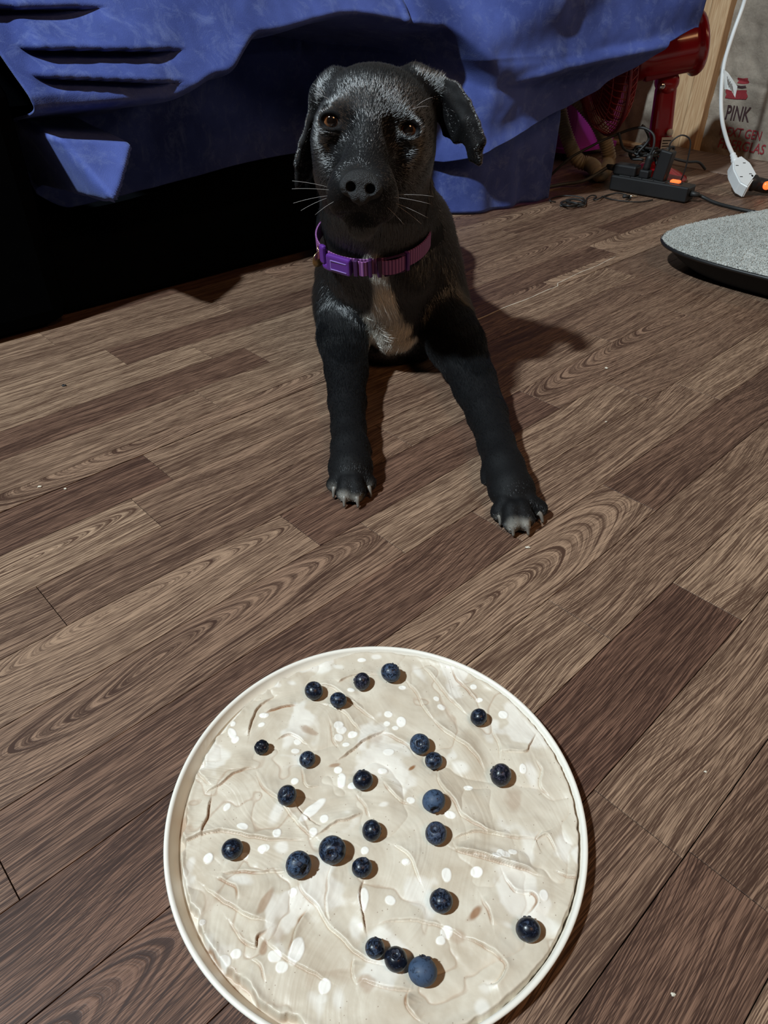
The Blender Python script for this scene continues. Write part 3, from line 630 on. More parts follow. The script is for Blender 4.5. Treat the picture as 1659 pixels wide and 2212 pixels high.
def berry_material():
    m, nt, b = newmat('blueberry_skin'); tc = nd(nt, 'ShaderNodeTexCoord'); oi = nd(nt, 'ShaderNodeObjectInfo')
    sc = nd(nt, 'ShaderNodeSeparateColor'); lk(nt, oi.outputs['Color'], sc.inputs[0])
    ad = nd(nt, 'ShaderNodeVectorMath', operation='ADD'); lk(nt, tc.outputs['Object'], ad.inputs[0]); lk(nt, oi.outputs['Color'], ad.inputs[1])
    n1 = nd(nt, 'ShaderNodeTexNoise'); n1.inputs['Scale'].default_value = 3.4; n1.inputs['Detail'].default_value = 4; n1.inputs['Roughness'].default_value = .65; n1.inputs['Distortion'].default_value = .8
    lk(nt, ad.outputs[0], n1.inputs['Vector'])
    f = mth(nt, 'MULTIPLY', mth(nt, 'SUBTRACT', mth(nt, 'ADD', n1.outputs[0], mth(nt, 'MULTIPLY', sc.outputs[0], .34)), .61), 5.2, clamp=True)
    c = mixc(nt, f, (.0045, .006, .012, 1), mixc(nt, sc.outputs[2], (.042, .070, .125, 1), (.060, .056, .088, 1)))
    lk(nt, c, b.inputs['Base Color']); b.inputs['Roughness'].default_value = .42; b.inputs['Specular IOR Level'].default_value = .35
    lk(nt, mth(nt, 'MULTIPLY_ADD', f, .3, .3), b.inputs['Roughness'])
    return m
M_BERRY = berry_material(); M_CALYX = plain('calyx', (.020, .024, .040), .7, noise=.4, nscale=400)
def berry_geo(wrinkle=0., seed=0):
    """unit-radius berry, calyx towards +z"""
    prof = []
    for i in range(25):
        a = math.pi * i / 24; prof.append((math.sin(a), -math.cos(a) * .90))
    V = []; Fc = []; n = 28
    for i, (r, z) in enumerate(prof):
        for k in range(n):
            a = 2 * math.pi * k / n; rr, zz = r, z
            if z > .6 and r < .55: zz = z - .26 * ss((.34 - r) / .14)
            p = np.array([rr * math.cos(a), rr * math.sin(a), zz])
            if wrinkle: p *= 1 - wrinkle * abs(float(fbm(np.array(a * 1.9 * (1 if k < n // 2 else 1) + seed), np.array(z * 3.2), 3)))
            V.append(p)
    for i in range(len(prof) - 1):
        for k in range(n): Fc.append((i * n + k, i * n + (k + 1) % n, (i + 1) * n + (k + 1) % n, (i + 1) * n + k))
    bm = bmesh.new(); vs = [bm.verts.new(v) for v in V]
    for f in Fc: bm.faces.new([vs[i] for i in f])
    bmesh.ops.remove_doubles(bm, verts=list(bm.verts), dist=1e-4); bmesh.ops.recalc_face_normals(bm, faces=list(bm.faces))
    me = bpy.data.meshes.new('blueberry'); bm.to_mesh(me); bm.free(); me.polygons.foreach_set('use_smooth', [True] * len(me.polygons)); me.materials.append(M_BERRY)
    # crown: five blunt lobes round the dimple
    bm = bmesh.new(); m5 = 40; ring = []
    for (r0, z0, lob) in ((.26, .58, 0), (.30, .76, .0), (.37, .865, .5), (.33, .84, .5), (.24, .70, 0), (.14, .60, 0), (0.02, .57, 0)):
        rg = []
        for k in range(m5):
            a = 2 * math.pi * k / m5; l = abs(math.cos(2.5 * a)) ** .7; rr = r0 + lob * .16 * (l - .5) * 2 * .8; zz = z0 + (.05 * (l - .4) if lob else 0)
            rg.append(bm.verts.new((rr * math.cos(a), rr * math.sin(a), zz)))
        ring.append(rg)
    for a_, b_ in zip(ring[:-1], ring[1:]):
        for k in range(m5): bm.faces.new((a_[k], a_[(k + 1) % m5], b_[(k + 1) % m5], b_[k]))
    bmesh.ops.recalc_face_normals(bm, faces=list(bm.faces))
    mc = bpy.data.meshes.new('calyx'); bm.to_mesh(mc); bm.free(); mc.polygons.foreach_set('use_smooth', [True] * len(mc.polygons)); mc.materials.append(M_CALYX)
    return me, mc
BG = berry_geo(.04, 1); BW = berry_geo(.55, 4)
BERRY = [  # px, py, radius px, calyx direction (image right, image up, toward camera), bloom, purple, label
 (678, 1492, 21, (.3, .9, .5), .25, .2, 'dark blueberry nearest the upper left rim of the tray, left of its small neighbour'),
 (731, 1512, 18.5, (-.2, -.9, .2), .45, .1, 'small blueberry just lower right of the dark one near the upper left rim'),
 (782, 1472, 19.5, (-.9, .1, -.4), .40, .9, 'dull violet blueberry between the stemmed berry and the small one near the top rim'),
 (844, 1453, 22, (.5, .7, -.3), .55, .1, 'blueberry with a thin dark stem, nearest the top rim'),
 (1034, 1549, 19, (.7, -.6, -.2), .30, .2, 'small dark blueberry alone near the upper right rim'),
 (565, 1614, 17, (.2, -.2, -.9), .05, .6, 'shrivelled black blueberry near the left rim, smallest of all'),
 (664, 1640, 18.5, (-.6, -.3, -.6), .50, .2, 'small blueberry right of the shrivelled one'),
 (907, 1607, 22, (-.05, .35, .93), .65, .0, 'blueberry with its crown facing up, upper one of the touching pair'),
 (937, 1643, 20, (.1, -.9, .1), .45, .1, 'blueberry with a dark tip below, lower one of the touching pair'),
 (784, 1685, 23, (-.2, .8, -.5), .20, .2, 'blackish oval blueberry in the upper middle of the tray'),
 (1082, 1674, 24.5, (-.7, .2, -.5), .35, 1., 'purplish blueberry on the right side above a brown stain'),
 (620, 1718, 22, (-.3, .6, .5), .35, .1, 'dark blueberry with a faint blue crown, below left of centre toward the left rim'),
 (937, 1730, 26, (.05, -.45, .85), .85, .0, 'big pale blue blueberry with crown facing the camera, right of centre'),
 (803, 1794, 22.5, (.8, -.2, -.5), .25, .2, 'dark round blueberry at the middle of the tray, above the small spiky-crowned one'),
 (942, 1800, 24.5, (-.2, .75, .6), .60, .3, 'blueberry directly below the big pale blue one'),
 (502, 1834, 24, (-.6, -.5, -.6), .35, .0, 'blueberry alone at the far left of the tray'),
 (645, 1868, 29, (.62, .02, .78), .60, .0, 'large oval blueberry with a round scar on its right side'),
 (718, 1836, 30, (-.02, .12, .98), .45, .1, 'largest dark blueberry, its open crown facing straight up'),
 (782, 1874, 23, (.2, .92, .25), .35, .1, 'blueberry with a spiky crown on its upper edge, right of the largest dark one'),
 (953, 1946, 26, (-.1, .95, .2), .38, .1, 'blueberry with a jagged top edge, alone in the lower middle'),
 (1141, 2008, 27, (.1, .5, -.7), .28, .3, 'blueberry alone at the lower right near the rim'),
 (810, 2048, 23, (.3, .7, -.4), .42, .1, 'leftmost blueberry of the row of three at the bottom'),
 (855, 2072, 26, (.0, .75, .5), .12, .3, 'glossy black blueberry in the middle of the row of three at the bottom'),
 (913, 2098, 32, (.2, .8, -.3), .95, .0, 'biggest palest blue blueberry, right end of the row of three at the bottom')]
RIGHT = RM[:, 0]; UPW = RM[:, 1]; TOC = RM[:, 2]
for i, (px, py, rp, dr, bloom, purp, lab) in enumerate(BERRY):
    c = G(px, py, .019)
    for _ in range(3):
        depth = c[1] * .7917 + (CAMZ - c[2]) * .611; r = rp / F * depth; zc = cream_z(c[0], c[1]) + r * .80; c = G(px, py, zc)
    d = Vector(RIGHT * dr[0] + UPW * dr[1] + TOC * dr[2]).normalized()
    me, mc = BW if i == 5 else BG
    o = bpy.data.objects.new('blueberry', me); COL.objects.link(o)
    o.matrix_world = Matrix.Translation(Vector(c)) @ d.to_track_quat('Z', 'Y').to_matrix().to_4x4() @ Matrix.Rotation(i * 1.1, 4, 'Z') @ Matrix.Diagonal((r * 1.0, r * (.95 + .05 * math.sin(i * 2.)), r, 1))
    o.color = (bloom, i * .37 % 1, purp, 1); tag(o, lab, 'blueberry', 'blueberries on the tray')
    k = bpy.data.objects.new('calyx', mc); COL.objects.link(k); k.parent = o
    if i == 3:
        st = [G(835, 1473, .0135), G(833, 1480, .0135), G(830, 1487, .0125)]
        iv = o.matrix_world.inverted(); V, Fc = tube_geo([np.array(iv @ Vector(p)) for p in st], .05, 6); s = mesh('stem', V, Fc, M_CALYX); s.parent = o

# ------------------------------------------------------------------ the dog: one continuous body from a distance field
class Field:
    def __init__(s, xs, ys, zs):
        s.ax = [np.asarray(a, np.float32) for a in (xs, ys, zs)]; s.F = np.full([len(a) for a in s.ax], .2, np.float32); s.T = None
    def win(s, lo, hi):
        sl = []
        for a, l, h in zip(s.ax, lo, hi):
            i, j = np.searchsorted(a, [l, h]); sl.append(slice(max(i - 1, 0), min(j + 1, len(a))))
        if any(q.stop - q.start < 2 for q in sl): return None, None
        X, Y, Z = np.meshgrid(s.ax[0][sl[0]], s.ax[1][sl[1]], s.ax[2][sl[2]], indexing='ij')
        return tuple(sl), np.stack([X, Y, Z], -1)
    def add(s, fn, lo, hi, k=.01, sub=False):
        lo = np.array(lo) - k - .006; hi = np.array(hi) + k + .006
        sl, P = s.win(lo, hi)
        if sl is None: return
        d = fn(P).astype(np.float32); f = s.F[sl]
        if sub:
            d = -d; h = np.clip(.5 - .5 * (d - f) / k, 0, 1) if k > 0 else None
            s.F[sl] = np.maximum(f, d) if k <= 0 else f * (1 - h) * 1 + d * 0 + 0 if False else -s._smin(-f, -d, k)
        else: s.F[sl] = s._smin(f, d, k)
    @staticmethod
    def _smin(a, b, k):
        if k <= 0: return np.minimum(a, b)
        h = np.clip(.5 + .5 * (b - a) / k, 0, 1); return b * (1 - h) + a * h - k * h * (1 - h)
    def ell(s, c, r, axes=None, k=.01, sub=False):
        c = np.array(c, np.float32); r = np.array(r, np.float32); R = float(max(r))
        A = None if axes is None else np.array(axes, np.float32)   # rows are the local axes
        def fn(P):
            q = P - c
            if A is not None: q = q @ A.T
            k0 = np.sqrt((q / r * (q / r)).sum(-1)); k1 = np.sqrt((q / (r * r)) ** 2 @ np.ones(3, np.float32)) + 1e-9
            return k0 * (k0 - 1) / k1
        s.add(fn, c - R, c + R, k, sub)
    def cone(s, a, b, ra, rb, k=.01, sub=False, flat=None):
        """capsule with two radii; flat = (axis, factor) squeezes it along an axis"""
        a = np.array(a, np.float32); b = np.array(b, np.float32); ba = b - a; L = float(ba @ ba) + 1e-12; R = max(ra, rb)
        def fn(P):
            q = P - a; t = np.clip((q @ ba) / L, 0, 1); w = q - t[..., None] * ba
            if flat is not None:
                n = np.array(flat[0], np.float32); w = w + (w @ n)[..., None] * n * (flat[1] - 1)
            return np.sqrt((w * w).sum(-1)) - (ra + (rb - ra) * t)
        s.add(fn, np.minimum(a, b) - R, np.maximum(a, b) + R, k, sub)
    def chain(s, pts, rs, k=.01, kk=None, flat=None):
        for i in range(len(pts) - 1): s.cone(pts[i], pts[i + 1], rs[i], rs[i + 1], k if i == 0 or kk is None else kk, flat=flat)
    def tri(s, a, b, c, th, k=.004):
        a, b, c = (np.array(q, np.float32) for q in (a, b, c)); ba, cb, ac = b - a, c - b, a - c; nor = np.cross(ba, ac)
        dot = lambda u, w: (u * w).sum(-1)
        def fn(P):
            pa, pb, pc = P - a, P - b, P - c
            ins = np.sign(dot(np.cross(ba, nor), pa)) + np.sign(dot(np.cross(cb, nor), pb)) + np.sign(dot(np.cross(ac, nor), pc)) < 2
            e = lambda v, w: ((v * np.clip((w @ v) / float(v @ v), 0, 1)[..., None] - w) ** 2).sum(-1)
            d1 = np.minimum(np.minimum(e(ba, pa), e(cb, pb)), e(ac, pc)); d2 = (pa @ nor) ** 2 / float(nor @ nor)
            return np.sqrt(np.where(ins, d1, d2)) - th
        s.add(fn, np.minimum(np.minimum(a, b), c) - th, np.maximum(np.maximum(a, b), c) + th, k)
    def smooth(s, n=1, sl=None):
        f = s.F
        for _ in range(n):
            for ax in range(3):
                g = f.copy(); a = [slice(None)] * 3; b = [slice(None)] * 3; c = [slice(None)] * 3; a[ax] = slice(0, -2); b[ax] = slice(2, None); c[ax] = slice(1, -1)
                g[tuple(c)] = .5 * f[tuple(c)] + .25 * (f[tuple(a)] + f[tuple(b)]); f = g
        s.F = f
    def nets(s):
        F = s.F; In = F < 0; nx, ny, nz = F.shape; ax = s.ax
        c = np.zeros((nx - 1, ny - 1, nz - 1), np.int8)
        for i in (0, 1):
            for j in (0, 1):
                for k in (0, 1): c += In[i:nx - 1 + i, j:ny - 1 + j, k:nz - 1 + k]
        act = (c > 0) & (c < 8); I = np.argwhere(act); vid = -np.ones(act.shape, np.int32); vid[act] = np.arange(len(I))
        acc = np.zeros((len(I), 3)); cnt = np.zeros(len(I)); corners = [(i, j, k) for i in (0, 1) for j in (0, 1) for k in (0, 1)]
        val = {q: F[I[:, 0] + q[0], I[:, 1] + q[1], I[:, 2] + q[2]] for q in corners}
        pos = {q: np.stack([ax[d][I[:, d] + q[d]] for d in range(3)], -1) for q in corners}
        for q in corners:
            for d in range(3):
                if q[d]: continue
                p = list(q); p[d] = 1; p = tuple(p); a, b = val[q], val[p]; m = (a < 0) != (b < 0); t = np.where(m, a / np.where(m, a - b, 1), 0)
                acc += np.where(m[:, None], pos[q] + (pos[p] - pos[q]) * t[:, None], 0); cnt += m
        V = acc / np.maximum(cnt, 1)[:, None]; Q = []
        for d in range(3):
            a = [slice(0, -1)] * 3; b = [slice(0, -1)] * 3; b[d] = slice(1, None)
            e, f = (d + 1) % 3, (d + 2) % 3
            A = In[tuple(slice(0, -1) if q == d else slice(1, -1) for q in range(3))]; B = In[tuple(slice(1, None) if q == d else slice(1, -1) for q in range(3))]
            for flip, M_ in ((0, A & ~B), (1, ~A & B)):
                J = np.argwhere(M_); J = J + np.array([0 if q == d else 1 for q in range(3)])
                def sh(oe, of):
                    K = J.copy(); K[:, e] -= oe; K[:, f] -= of; return vid[K[:, 0], K[:, 1], K[:, 2]]
                q4 = np.stack([sh(1, 1), sh(0, 1), sh(0, 0), sh(1, 0)], -1); Q.append(q4[:, ::-1] if flip else q4)
        Q = np.concatenate(Q); return V, Q[(Q >= 0).all(1)]

def spacing(segs):
    out = []
    for a, b, h in segs: out.append(np.arange(a, b, h))
    out.append([segs[-1][1]]); return np.concatenate(out)

# head frame: x image right, y away from the camera, z up; centimetres from the point between the eyes
EW = PY(799.5, 271, .815)
hy = EW - CAMP; hy /= np.linalg.norm(hy); hx = np.cross(hy, [0, 0, 1.]); hx /= np.linalg.norm(hx); hz = np.cross(hx, hy)
def rot(v, axis, deg):
    a = math.radians(deg); k = axis / np.linalg.norm(axis); return v * math.cos(a) + np.cross(k, v) * math.sin(a) + k * (k @ v) * (1 - math.cos(a))
hx, hz = rot(hx, hy, 5.2), rot(hz, hy, 5.2)      # rolled: the right eye in the picture sits lower
hx, hy = rot(hx, hz, -3.), rot(hy, hz, -3.)
HA = np.array([hx, hy, hz])
def HP(x, y, z): return EW + (hx * x + hy * y + hz * z * .885) * .01
F_ = Field(spacing([(-.26, -.13, .005), (-.13, .20, .00215), (.20, .30, .005)]), spacing([(.50, .66, .0026), (.66, 1.0, .00215), (1.0, 1.12, .004), (1.12, 1.86, .009)]), spacing([(-.006, .08, .0025), (.08, .42, .00215)]))
def he(c, r, k=.8, rotx=0., sub=False, roty=0., rotz=0.):
    A = HA.copy()
    if rotx: A = np.array([rot(a, hx, rotx) for a in A])
    if roty: A = np.array([rot(a, hy, roty) for a in A])
    if rotz: A = np.array([rot(a, hz, rotz) for a in A])
    F_.ell(HP(*c), np.array([r[0], r[1], r[2] * .91]) * .01, A, k * .01, sub)
def hc(a, b, ra, rb, k=.8, sub=False, flat=None): F_.cone(HP(*a), HP(*b), ra * .01, rb * .01, k * .01, sub, flat)
# --- trunk
TR = [PY(838, 600, 1.02), PY(842, 560, 1.16), np.array([.02, 1.32, .135]), np.array([.0, 1.50, .12]), np.array([-.01, 1.60, .11])]
F_.ell(PY(842, 618, .985), (.088, .085, .125), None, .02)
F_.ell(PY(830, 570, 1.05), (.096, .13, .108), None, .03)
F_.ell((-.01, 1.24, .115), (.086, .18, .100), None, .04)
F_.ell((-.005, 1.34, .10), (.085, .12, .095), None, .04)
F_.ell(PY(893, 520, .99), (.052, .09, .07), None, .03)        # withers and shoulder on the right
# breast bone, down to the floor
F_.cone(PY(838, 600, .912), PY(846, 708, .925), .054, .036, .02)
F_.ell(PY(752, 640, .955), (.043, .05, .075), None, .018); F_.ell(PY(925, 640, .965), (.050, .055, .085), None, .018)
# haunches and hind feet, tail
for bx, kx in ((-.080, -.100), (.060, .075)):
    F_.ell((bx, 1.33, .075), (.050, .11, .070), None, .03)
    F_.chain([(bx, 1.28, .035), (kx, 1.24, .026), (kx, 1.19, .020)], [.032, .024, .020], .02)
F_.chain([(.01, 1.43, .09), (.06, 1.46, .035), (.13, 1.42, .016)], [.025, .018, .010], .02)
# --- neck
NT, NB = HP(.2, 6.5, -3.5), PY(830, 560, .985)
F_.cone(NT, NB, .060, .085, .02)
F_.cone(HP(.0, 4.5, -6.0), PY(815, 580, .915), .045, .056, .02)
# --- forelegs: picture position, height of the centre, radius
def leg(px):
    P = []; R_ = []
    for x, y, z, r in px: P.append(G(x, y, z) if z < .1 else PY(x, y, z * 9.05)); R_.append(r)
    return P, R_
LL = leg([(748, 655, .1045, .043), (742, 735, .055, .034), (747, 800, .036, .0265), (750, 868, .030, .0225), (753, 925, .028, .0195), (756, 968, .027, .0205), (758, 1010, .022, .0215)])
RL = leg([(938, 660, .1055, .046), (985, 745, .055, .037), (1024, 822, .036, .0275), (1052, 895, .030, .0235), (1072, 958, .028, .0200), (1088, 1010, .027, .0215), (1103, 1052, .022, .0225)])
for P, R_ in (LL, RL): F_.chain(P, R_, .014, .008)
F_.ell(G(770, 800, .034), (.012, .03, .016), None, .012)     # elbow bulges
F_.ell(G(1005, 838, .034), (.013, .03, .016), None, .012)
PAWT = []
def paw(top, toes, dew, claws):
    F_.ell(G(top[0], top[1] - 12, .019), (.0250, .026, .018), None, .006)
    for (x, y, r) in toes:
        a = G(x, y, .0110); b = G(x * .62 + top[0] * .38, y * .62 + top[1] * .38 - 8, .020)
        F_.cone(b, a, r * .90, r, .0014); PAWT.append((a, r))
    for (x, y, r), (x2, y2, r2) in zip(toes[:-1], toes[1:]):
        mx, my = (x + x2) / 2, (y + y2) / 2; q0, q1, q2 = G(mx, my + 26, .006), G(mx, my + 6, .0215), G(mx * .6 + top[0] * .4, my * .6 + top[1] * .4 - 4, .0335); F_.cone(q0, q1, .0028, .0030, .003, True); F_.cone(q1, q2, .0030, .0010, .004, True)
    F_.cone(G(dew[0], dew[1], .022), G(dew[2], dew[3], .018), .007, .0045, .004)
paw((757, 1022), [(722, 1046, .0092), (745, 1066, .0102), (772, 1066, .0103), (796, 1043, .0094)], (788, 965, 798, 978), None)
paw((1106, 1072), [(1078, 1106, .0096), (1105, 1129, .0106), (1136, 1126, .0107), (1164, 1099, .0098)], (1050, 1022, 1046, 1040), None)
# --- head
he((.7, 5.6, 1.1), (6.1, 7.4, 4.9), 1.)
he((.1, 2.9, 3.0), (4.6, 4.2, 3.1), 1.5)
he((.7, 6.2, -2.6), (6.3, 5.5, 5.0), 2.)
for s_ in (-1, 1):
    he((2.9 * s_, 1.1, 1.75), (2.2, 2.0, 1.15), 1.2, roty=12 * s_)            # brows
    he((4.7 * s_, 3.9, -1.9), (1.8, 4.0, 2.4), 1.6)             # cheek bones
    he((3.7 * s_, 4.4, -5.4), (2.2, 3.6, 3.4), 1.6)            # jaw muscles
    he((3.98 * s_, 1.0, -.1), (1.75, 1.6, 1.6), .9)           # round the eyeball
    he((1.7 * s_, -4.9, -6.6), (1.75, 3.2, 2.3), .8, rotx=-20)     # upper lips
    he((2.15 * s_, -2.9, -7.7), (1.55, 3.5, 2.1), .8, rotx=-12)
hc((0, .6, .5), (0, -5.7, -4.9), 2.4, 1.7, 1.8)                # bridge
hc((0, 1.8, -3.2), (0, -4.6, -6.0), 3.1, 2.1, 1.5)               # muzzle
hc((0, 3.5, -8.2), (0, -2.6, -9.7), 2.9, 1.75, 1.)              # lower jaw
he((0, -5.9, -6.2), (1.9, 1.3, 1.35), .8)                     # under the nose leather
# furrow of the forehead, stop
for s_ in (-1, 1):
    he((2.2 * s_, -1.9, -.6), (.8, .7, 1.3), 1.2, sub=True)
    # mouth line
    hc((.5 * s_, -5.9, -9.0), (3.3 * s_, -4.6, -9.7), .16, .2, .35, True); hc((3.3 * s_, -4.6, -9.7), (4.2 * s_, -1.0, -8.7), .2, .15, .35, True)
hc((0, -8.0, -7.0), (0, -7.2, -8.8), .18, .14, .3, True)         # split of the upper lip
# eye openings
for s_ in (-1, 1):
    F_.ell(HP(3.98 * s_, -.5, 0.), np.array((1.10, 1.5, .98)) * .01, np.array([rot(a, hy, -6 * s_) for a in HA]), .0022, True)
    he((3.98 * s_, .62, 0), (1.12, 1.1, 1.12), .1)
# lids
EYES = [HP(-3.98, .25, .0), HP(3.98, .25, .0)]
for s_ in (-1, 1):
    c = np.array([3.98 * s_, -.62, 0.]); P = []
    for i in range(13):
        a = math.pi * (i / 12); P.append((c[0] + 1.18 * math.cos(a), c[1] + .30 * abs(math.cos(a)) ** 2 - .12, .02 + .93 * math.sin(a) + (-.12 if s_ * math.cos(a) < -.5 else 0)))
    for i in range(12): hc(P[i], P[i + 1], .22, .22, .22)
    for i in range(12): hc((P[i][0], P[i][1] + .05, -.90 * math.sin(math.pi * i / 12) - .02), (P[i + 1][0], P[i + 1][1] + .05, -.90 * math.sin(math.pi * (i + 1) / 12) - .02), .20, .20, .25)
# --- ears
def hq(px, py, y): return PY(px, py, y)
eb = [hq(905, 166, .865), hq(950, 172, .868), hq(985, 186, .862), hq(1010, 222, .852), hq(1030, 265, .845), hq(1044, 305, .842), hq(1035, 353, .845), hq(1018, 342, .85), hq(1006, 306, .856), hq(984, 304, .866), hq(962, 290, .882), hq(945, 245, .89)]
ctr = [hq(965, 205, .862), hq(1003, 262, .848), hq(1026, 315, .842)]
loop = [(0, 1, 0), (1, 2, 0), (2, 3, 0)]
for a, b in ((0, 1), (1, 2), (2, 3), (9, 10), (10, 11), (11, 0)): F_.tri(eb[a], eb[b], ctr[0], .0026)
F_.tri(ctr[0], eb[3], ctr[1], .0026); F_.tri(ctr[0], ctr[1], eb[9], .0026)
for a, b in ((3, 4), (4, 5), (7, 8), (8, 9)): F_.tri(eb[a], eb[b], ctr[1], .0026)
F_.tri(eb[5], ctr[1], ctr[2], .0026); F_.tri(ctr[1], eb[7], ctr[2], .0026)
for a, b in ((5, 6), (6, 7)): F_.tri(eb[a], eb[b], ctr[2], .0026)
F_.chain([eb[0], eb[1], eb[2], eb[3], eb[4], eb[5]], [.006, .0045, .0042, .004, .0035, .003], .006, .002)
F_.chain([hq(895, 175, .875), hq(925, 195, .88), hq(940, 225, .89)], [.016, .014, .010], .012)
# the other ear hangs close to the head, turned away
el = [hq(705, 185, .885), hq(685, 215, .885), hq(668, 260, .88), hq(652, 310, .872), hq(641, 352, .868), hq(642, 400, .872), hq(660, 385, .885), hq(690, 330, .90), hq(705, 270, .905)]
c1, c2 = hq(680, 265, .89), hq(660, 340, .88)
for a, b in ((0, 1), (1, 2), (2, 3), (7, 8), (8, 0)): F_.tri(el[a], el[b], c1, .0028)
F_.tri(el[3], c1, c2, .0028); F_.tri(c1, el[7], c2, .0028)
for a, b in ((3, 4), (4, 5), (5, 6), (6, 7)): F_.tri(el[a], el[b], c2, .0028)
F_.chain([hq(725, 180, .875), hq(700, 205, .885), hq(690, 240, .89)], [.015, .013, .010], .012)
# keep everything above the floor
sl = np.searchsorted(F_.ax[2], .0008); F_.F = np.maximum(F_.F, (.0008 - F_.ax[2])[None, None, :])
F_.smooth(1)
DV, DQ = F_.nets()
Fd = F_.F; del F_.F

# --- per-vertex data
def vnormals(V, Q):
    n = np.cross(V[Q[:, 2]] - V[Q[:, 0]], V[Q[:, 3]] - V[Q[:, 1]]); N = np.zeros_like(V)
    for k in range(4): np.add.at(N, Q[:, k], n)
    return N / (np.linalg.norm(N, axis=1)[:, None] + 1e-12)
DN = vnormals(DV, DQ)
def project(P):
    q = (P - CAMP) @ RM; return CX + F * q[:, 0] / -q[:, 2], CY - F * q[:, 1] / -q[:, 2]
def seg_dist(P, a, b):
    a, b = np.array(a), np.array(b); t = np.clip((P - a) @ (b - a) / ((b - a) @ (b - a)), 0, 1); return np.linalg.norm(P - a - t[:, None] * (b - a), axis=1), t
def surf(px, py):
    """point of the body's skin in the given direction"""
    x, y = project(DV[FRONT]); m_ = np.hypot(x - px, y - py); k = np.argsort(m_)[:24]; k = k[m_[k] < 14] if (m_[k] < 14).any() else k[:1]
    d = np.linalg.norm(DV[FRONT][k] - CAMP, axis=1); return DV[FRONT][k[np.argmin(d)]]
FRONT = np.where((DN * (CAMP - DV)).sum(1) > 0)[0]
def white_mask(P):
    """white blaze on the breast and pale toe tips, laid out on the body in 3-D"""
    w = np.zeros(len(P)); nz_ = .30 * fbm(P[:, 0] * 70, P[:, 2] * 70 + P[:, 1] * 30, 2)
    for path in ([(812, 560, 12), (820, 600, 14), (826, 650, 18), (832, 695, 30), (845, 740, 36)], [(832, 695, 26), (800, 686, 14), (778, 684, 5)], [(850, 716, 26), (880, 710, 14), (893, 708, 5)], [(840, 740, 30), (880, 745, 18)]):
        S = [surf(x, y) for x, y, r in path]
        for a, b, r0, r1 in zip(S[:-1], S[1:], path[:-1], path[1:]):
            d, t = seg_dist(P, a, b); r = (r0[2] + (r1[2] - r0[2]) * t) * .00062; w = np.maximum(w, sstep((1.25 - d / (r + .002) + nz_) / .4))
    for (c, r) in PAWT:
        dl = c + np.array([0, -.65 * r, -.1 * r]); d = np.linalg.norm(P - dl, axis=1); w = np.maximum(w, .45 * sstep((1.05 - d / r + 2.2 * nz_) / .9) * (1. if r > .0100 else .30))
    return w
WM = white_mask(DV)
def fur_material():
    m, nt, b = newmat('black_coat'); at = nd(nt, 'ShaderNodeAttribute', attribute_name='pale')
    tc = nd(nt, 'ShaderNodeTexCoord'); n1 = nd(nt, 'ShaderNodeTexNoise'); n1.inputs['Scale'].default_value = 160; n1.inputs['Detail'].default_value = 3; lk(nt, tc.outputs['Object'], n1.inputs['Vector'])
    lk(nt, mixc(nt, at.outputs['Fac'], (.003, .003, .0035, 1), (.66, .62, .54, 1)), b.inputs['Base Color'])
    b.inputs['Roughness'].default_value = .7; b.inputs['Specular IOR Level'].default_value = .2
    bp = nd(nt, 'ShaderNodeBump'); bp.inputs['Strength'].default_value = .3; bp.inputs['Distance'].default_value = .001
    lk(nt, n1.outputs[0], bp.inputs['Height']); lk(nt, bp.outputs[0], b.inputs['Normal'])
    return m
M_COAT = fur_material()
dog = empty('dog', (.03, 1.05, 0), 'black dog with white chest blaze lying on the floor, looking up at the camera', 'dog')
body = quadmesh('body', DV, DQ, M_COAT, dog)
ca = body.data.attributes.new('pale', 'FLOAT', 'POINT'); ca.data.foreach_set('value', WM.astype(np.float32))

# --- eyes
def eye_material():
    m, nt, b = newmat('eye'); tc = nd(nt, 'ShaderNodeTexCoord'); sx = nd(nt, 'ShaderNodeSeparateXYZ'); lk(nt, tc.outputs['Object'], sx.inputs[0])
    r = mth(nt, 'SQRT', mth(nt, 'ADD', mth(nt, 'MULTIPLY', sx.outputs[0], sx.outputs[0]), mth(nt, 'MULTIPLY', sx.outputs[1], sx.outputs[1])))
    cr = nd(nt, 'ShaderNodeValToRGB'); e = cr.color_ramp.elements
    e[0].position = 0; e[0].color = (.002, .002, .002, 1); e[1].position = .44; e[1].color = (.003, .002, .002, 1)
    for p, c in ((.48, (.10, .035, .012, 1)), (.70, (.30, .12, .045, 1)), (.82, (.085, .03, .012, 1)), (.88, (.008, .005, .004, 1)), (.94, (.02, .014, .012, 1))):
        q = e.new(p); q.color = c
    lk(nt, r, cr.inputs[0]); nz = nd(nt, 'ShaderNodeTexNoise'); nz.inputs['Scale'].default_value = 9; lk(nt, tc.outputs['Object'], nz.inputs['Vector'])
    lk(nt, mixc(nt, mth(nt, 'MULTIPLY', nz.outputs[0], .5), cr.outputs[0], (.02, .01, .006, 1), 'MIX'), b.inputs['Base Color'])
    b.inputs['Roughness'].default_value = .04; b.inputs['Specular IOR Level'].default_value = .7; b.inputs['Coat Weight'].default_value = 1.; b.inputs['Coat Roughness'].default_value = .02
    return m
M_EYE = eye_material()
ev, ef = [], []
bm = bmesh.new(); bmesh.ops.create_uvsphere(bm, u_segments=40, v_segments=24, radius=1.)
for v in bm.verts:
    if v.co.z > .80: v.co.z += .10 * math.sqrt(max(0, 1 - (1 - (v.co.z - .8) / .2) ** 2)) * .6
me_eye = bpy.data.meshes.new('eye'); bm.to_mesh(me_eye); bm.free(); me_eye.polygons.foreach_set('use_smooth', [True] * len(me_eye.polygons)); me_eye.materials.append(M_EYE)
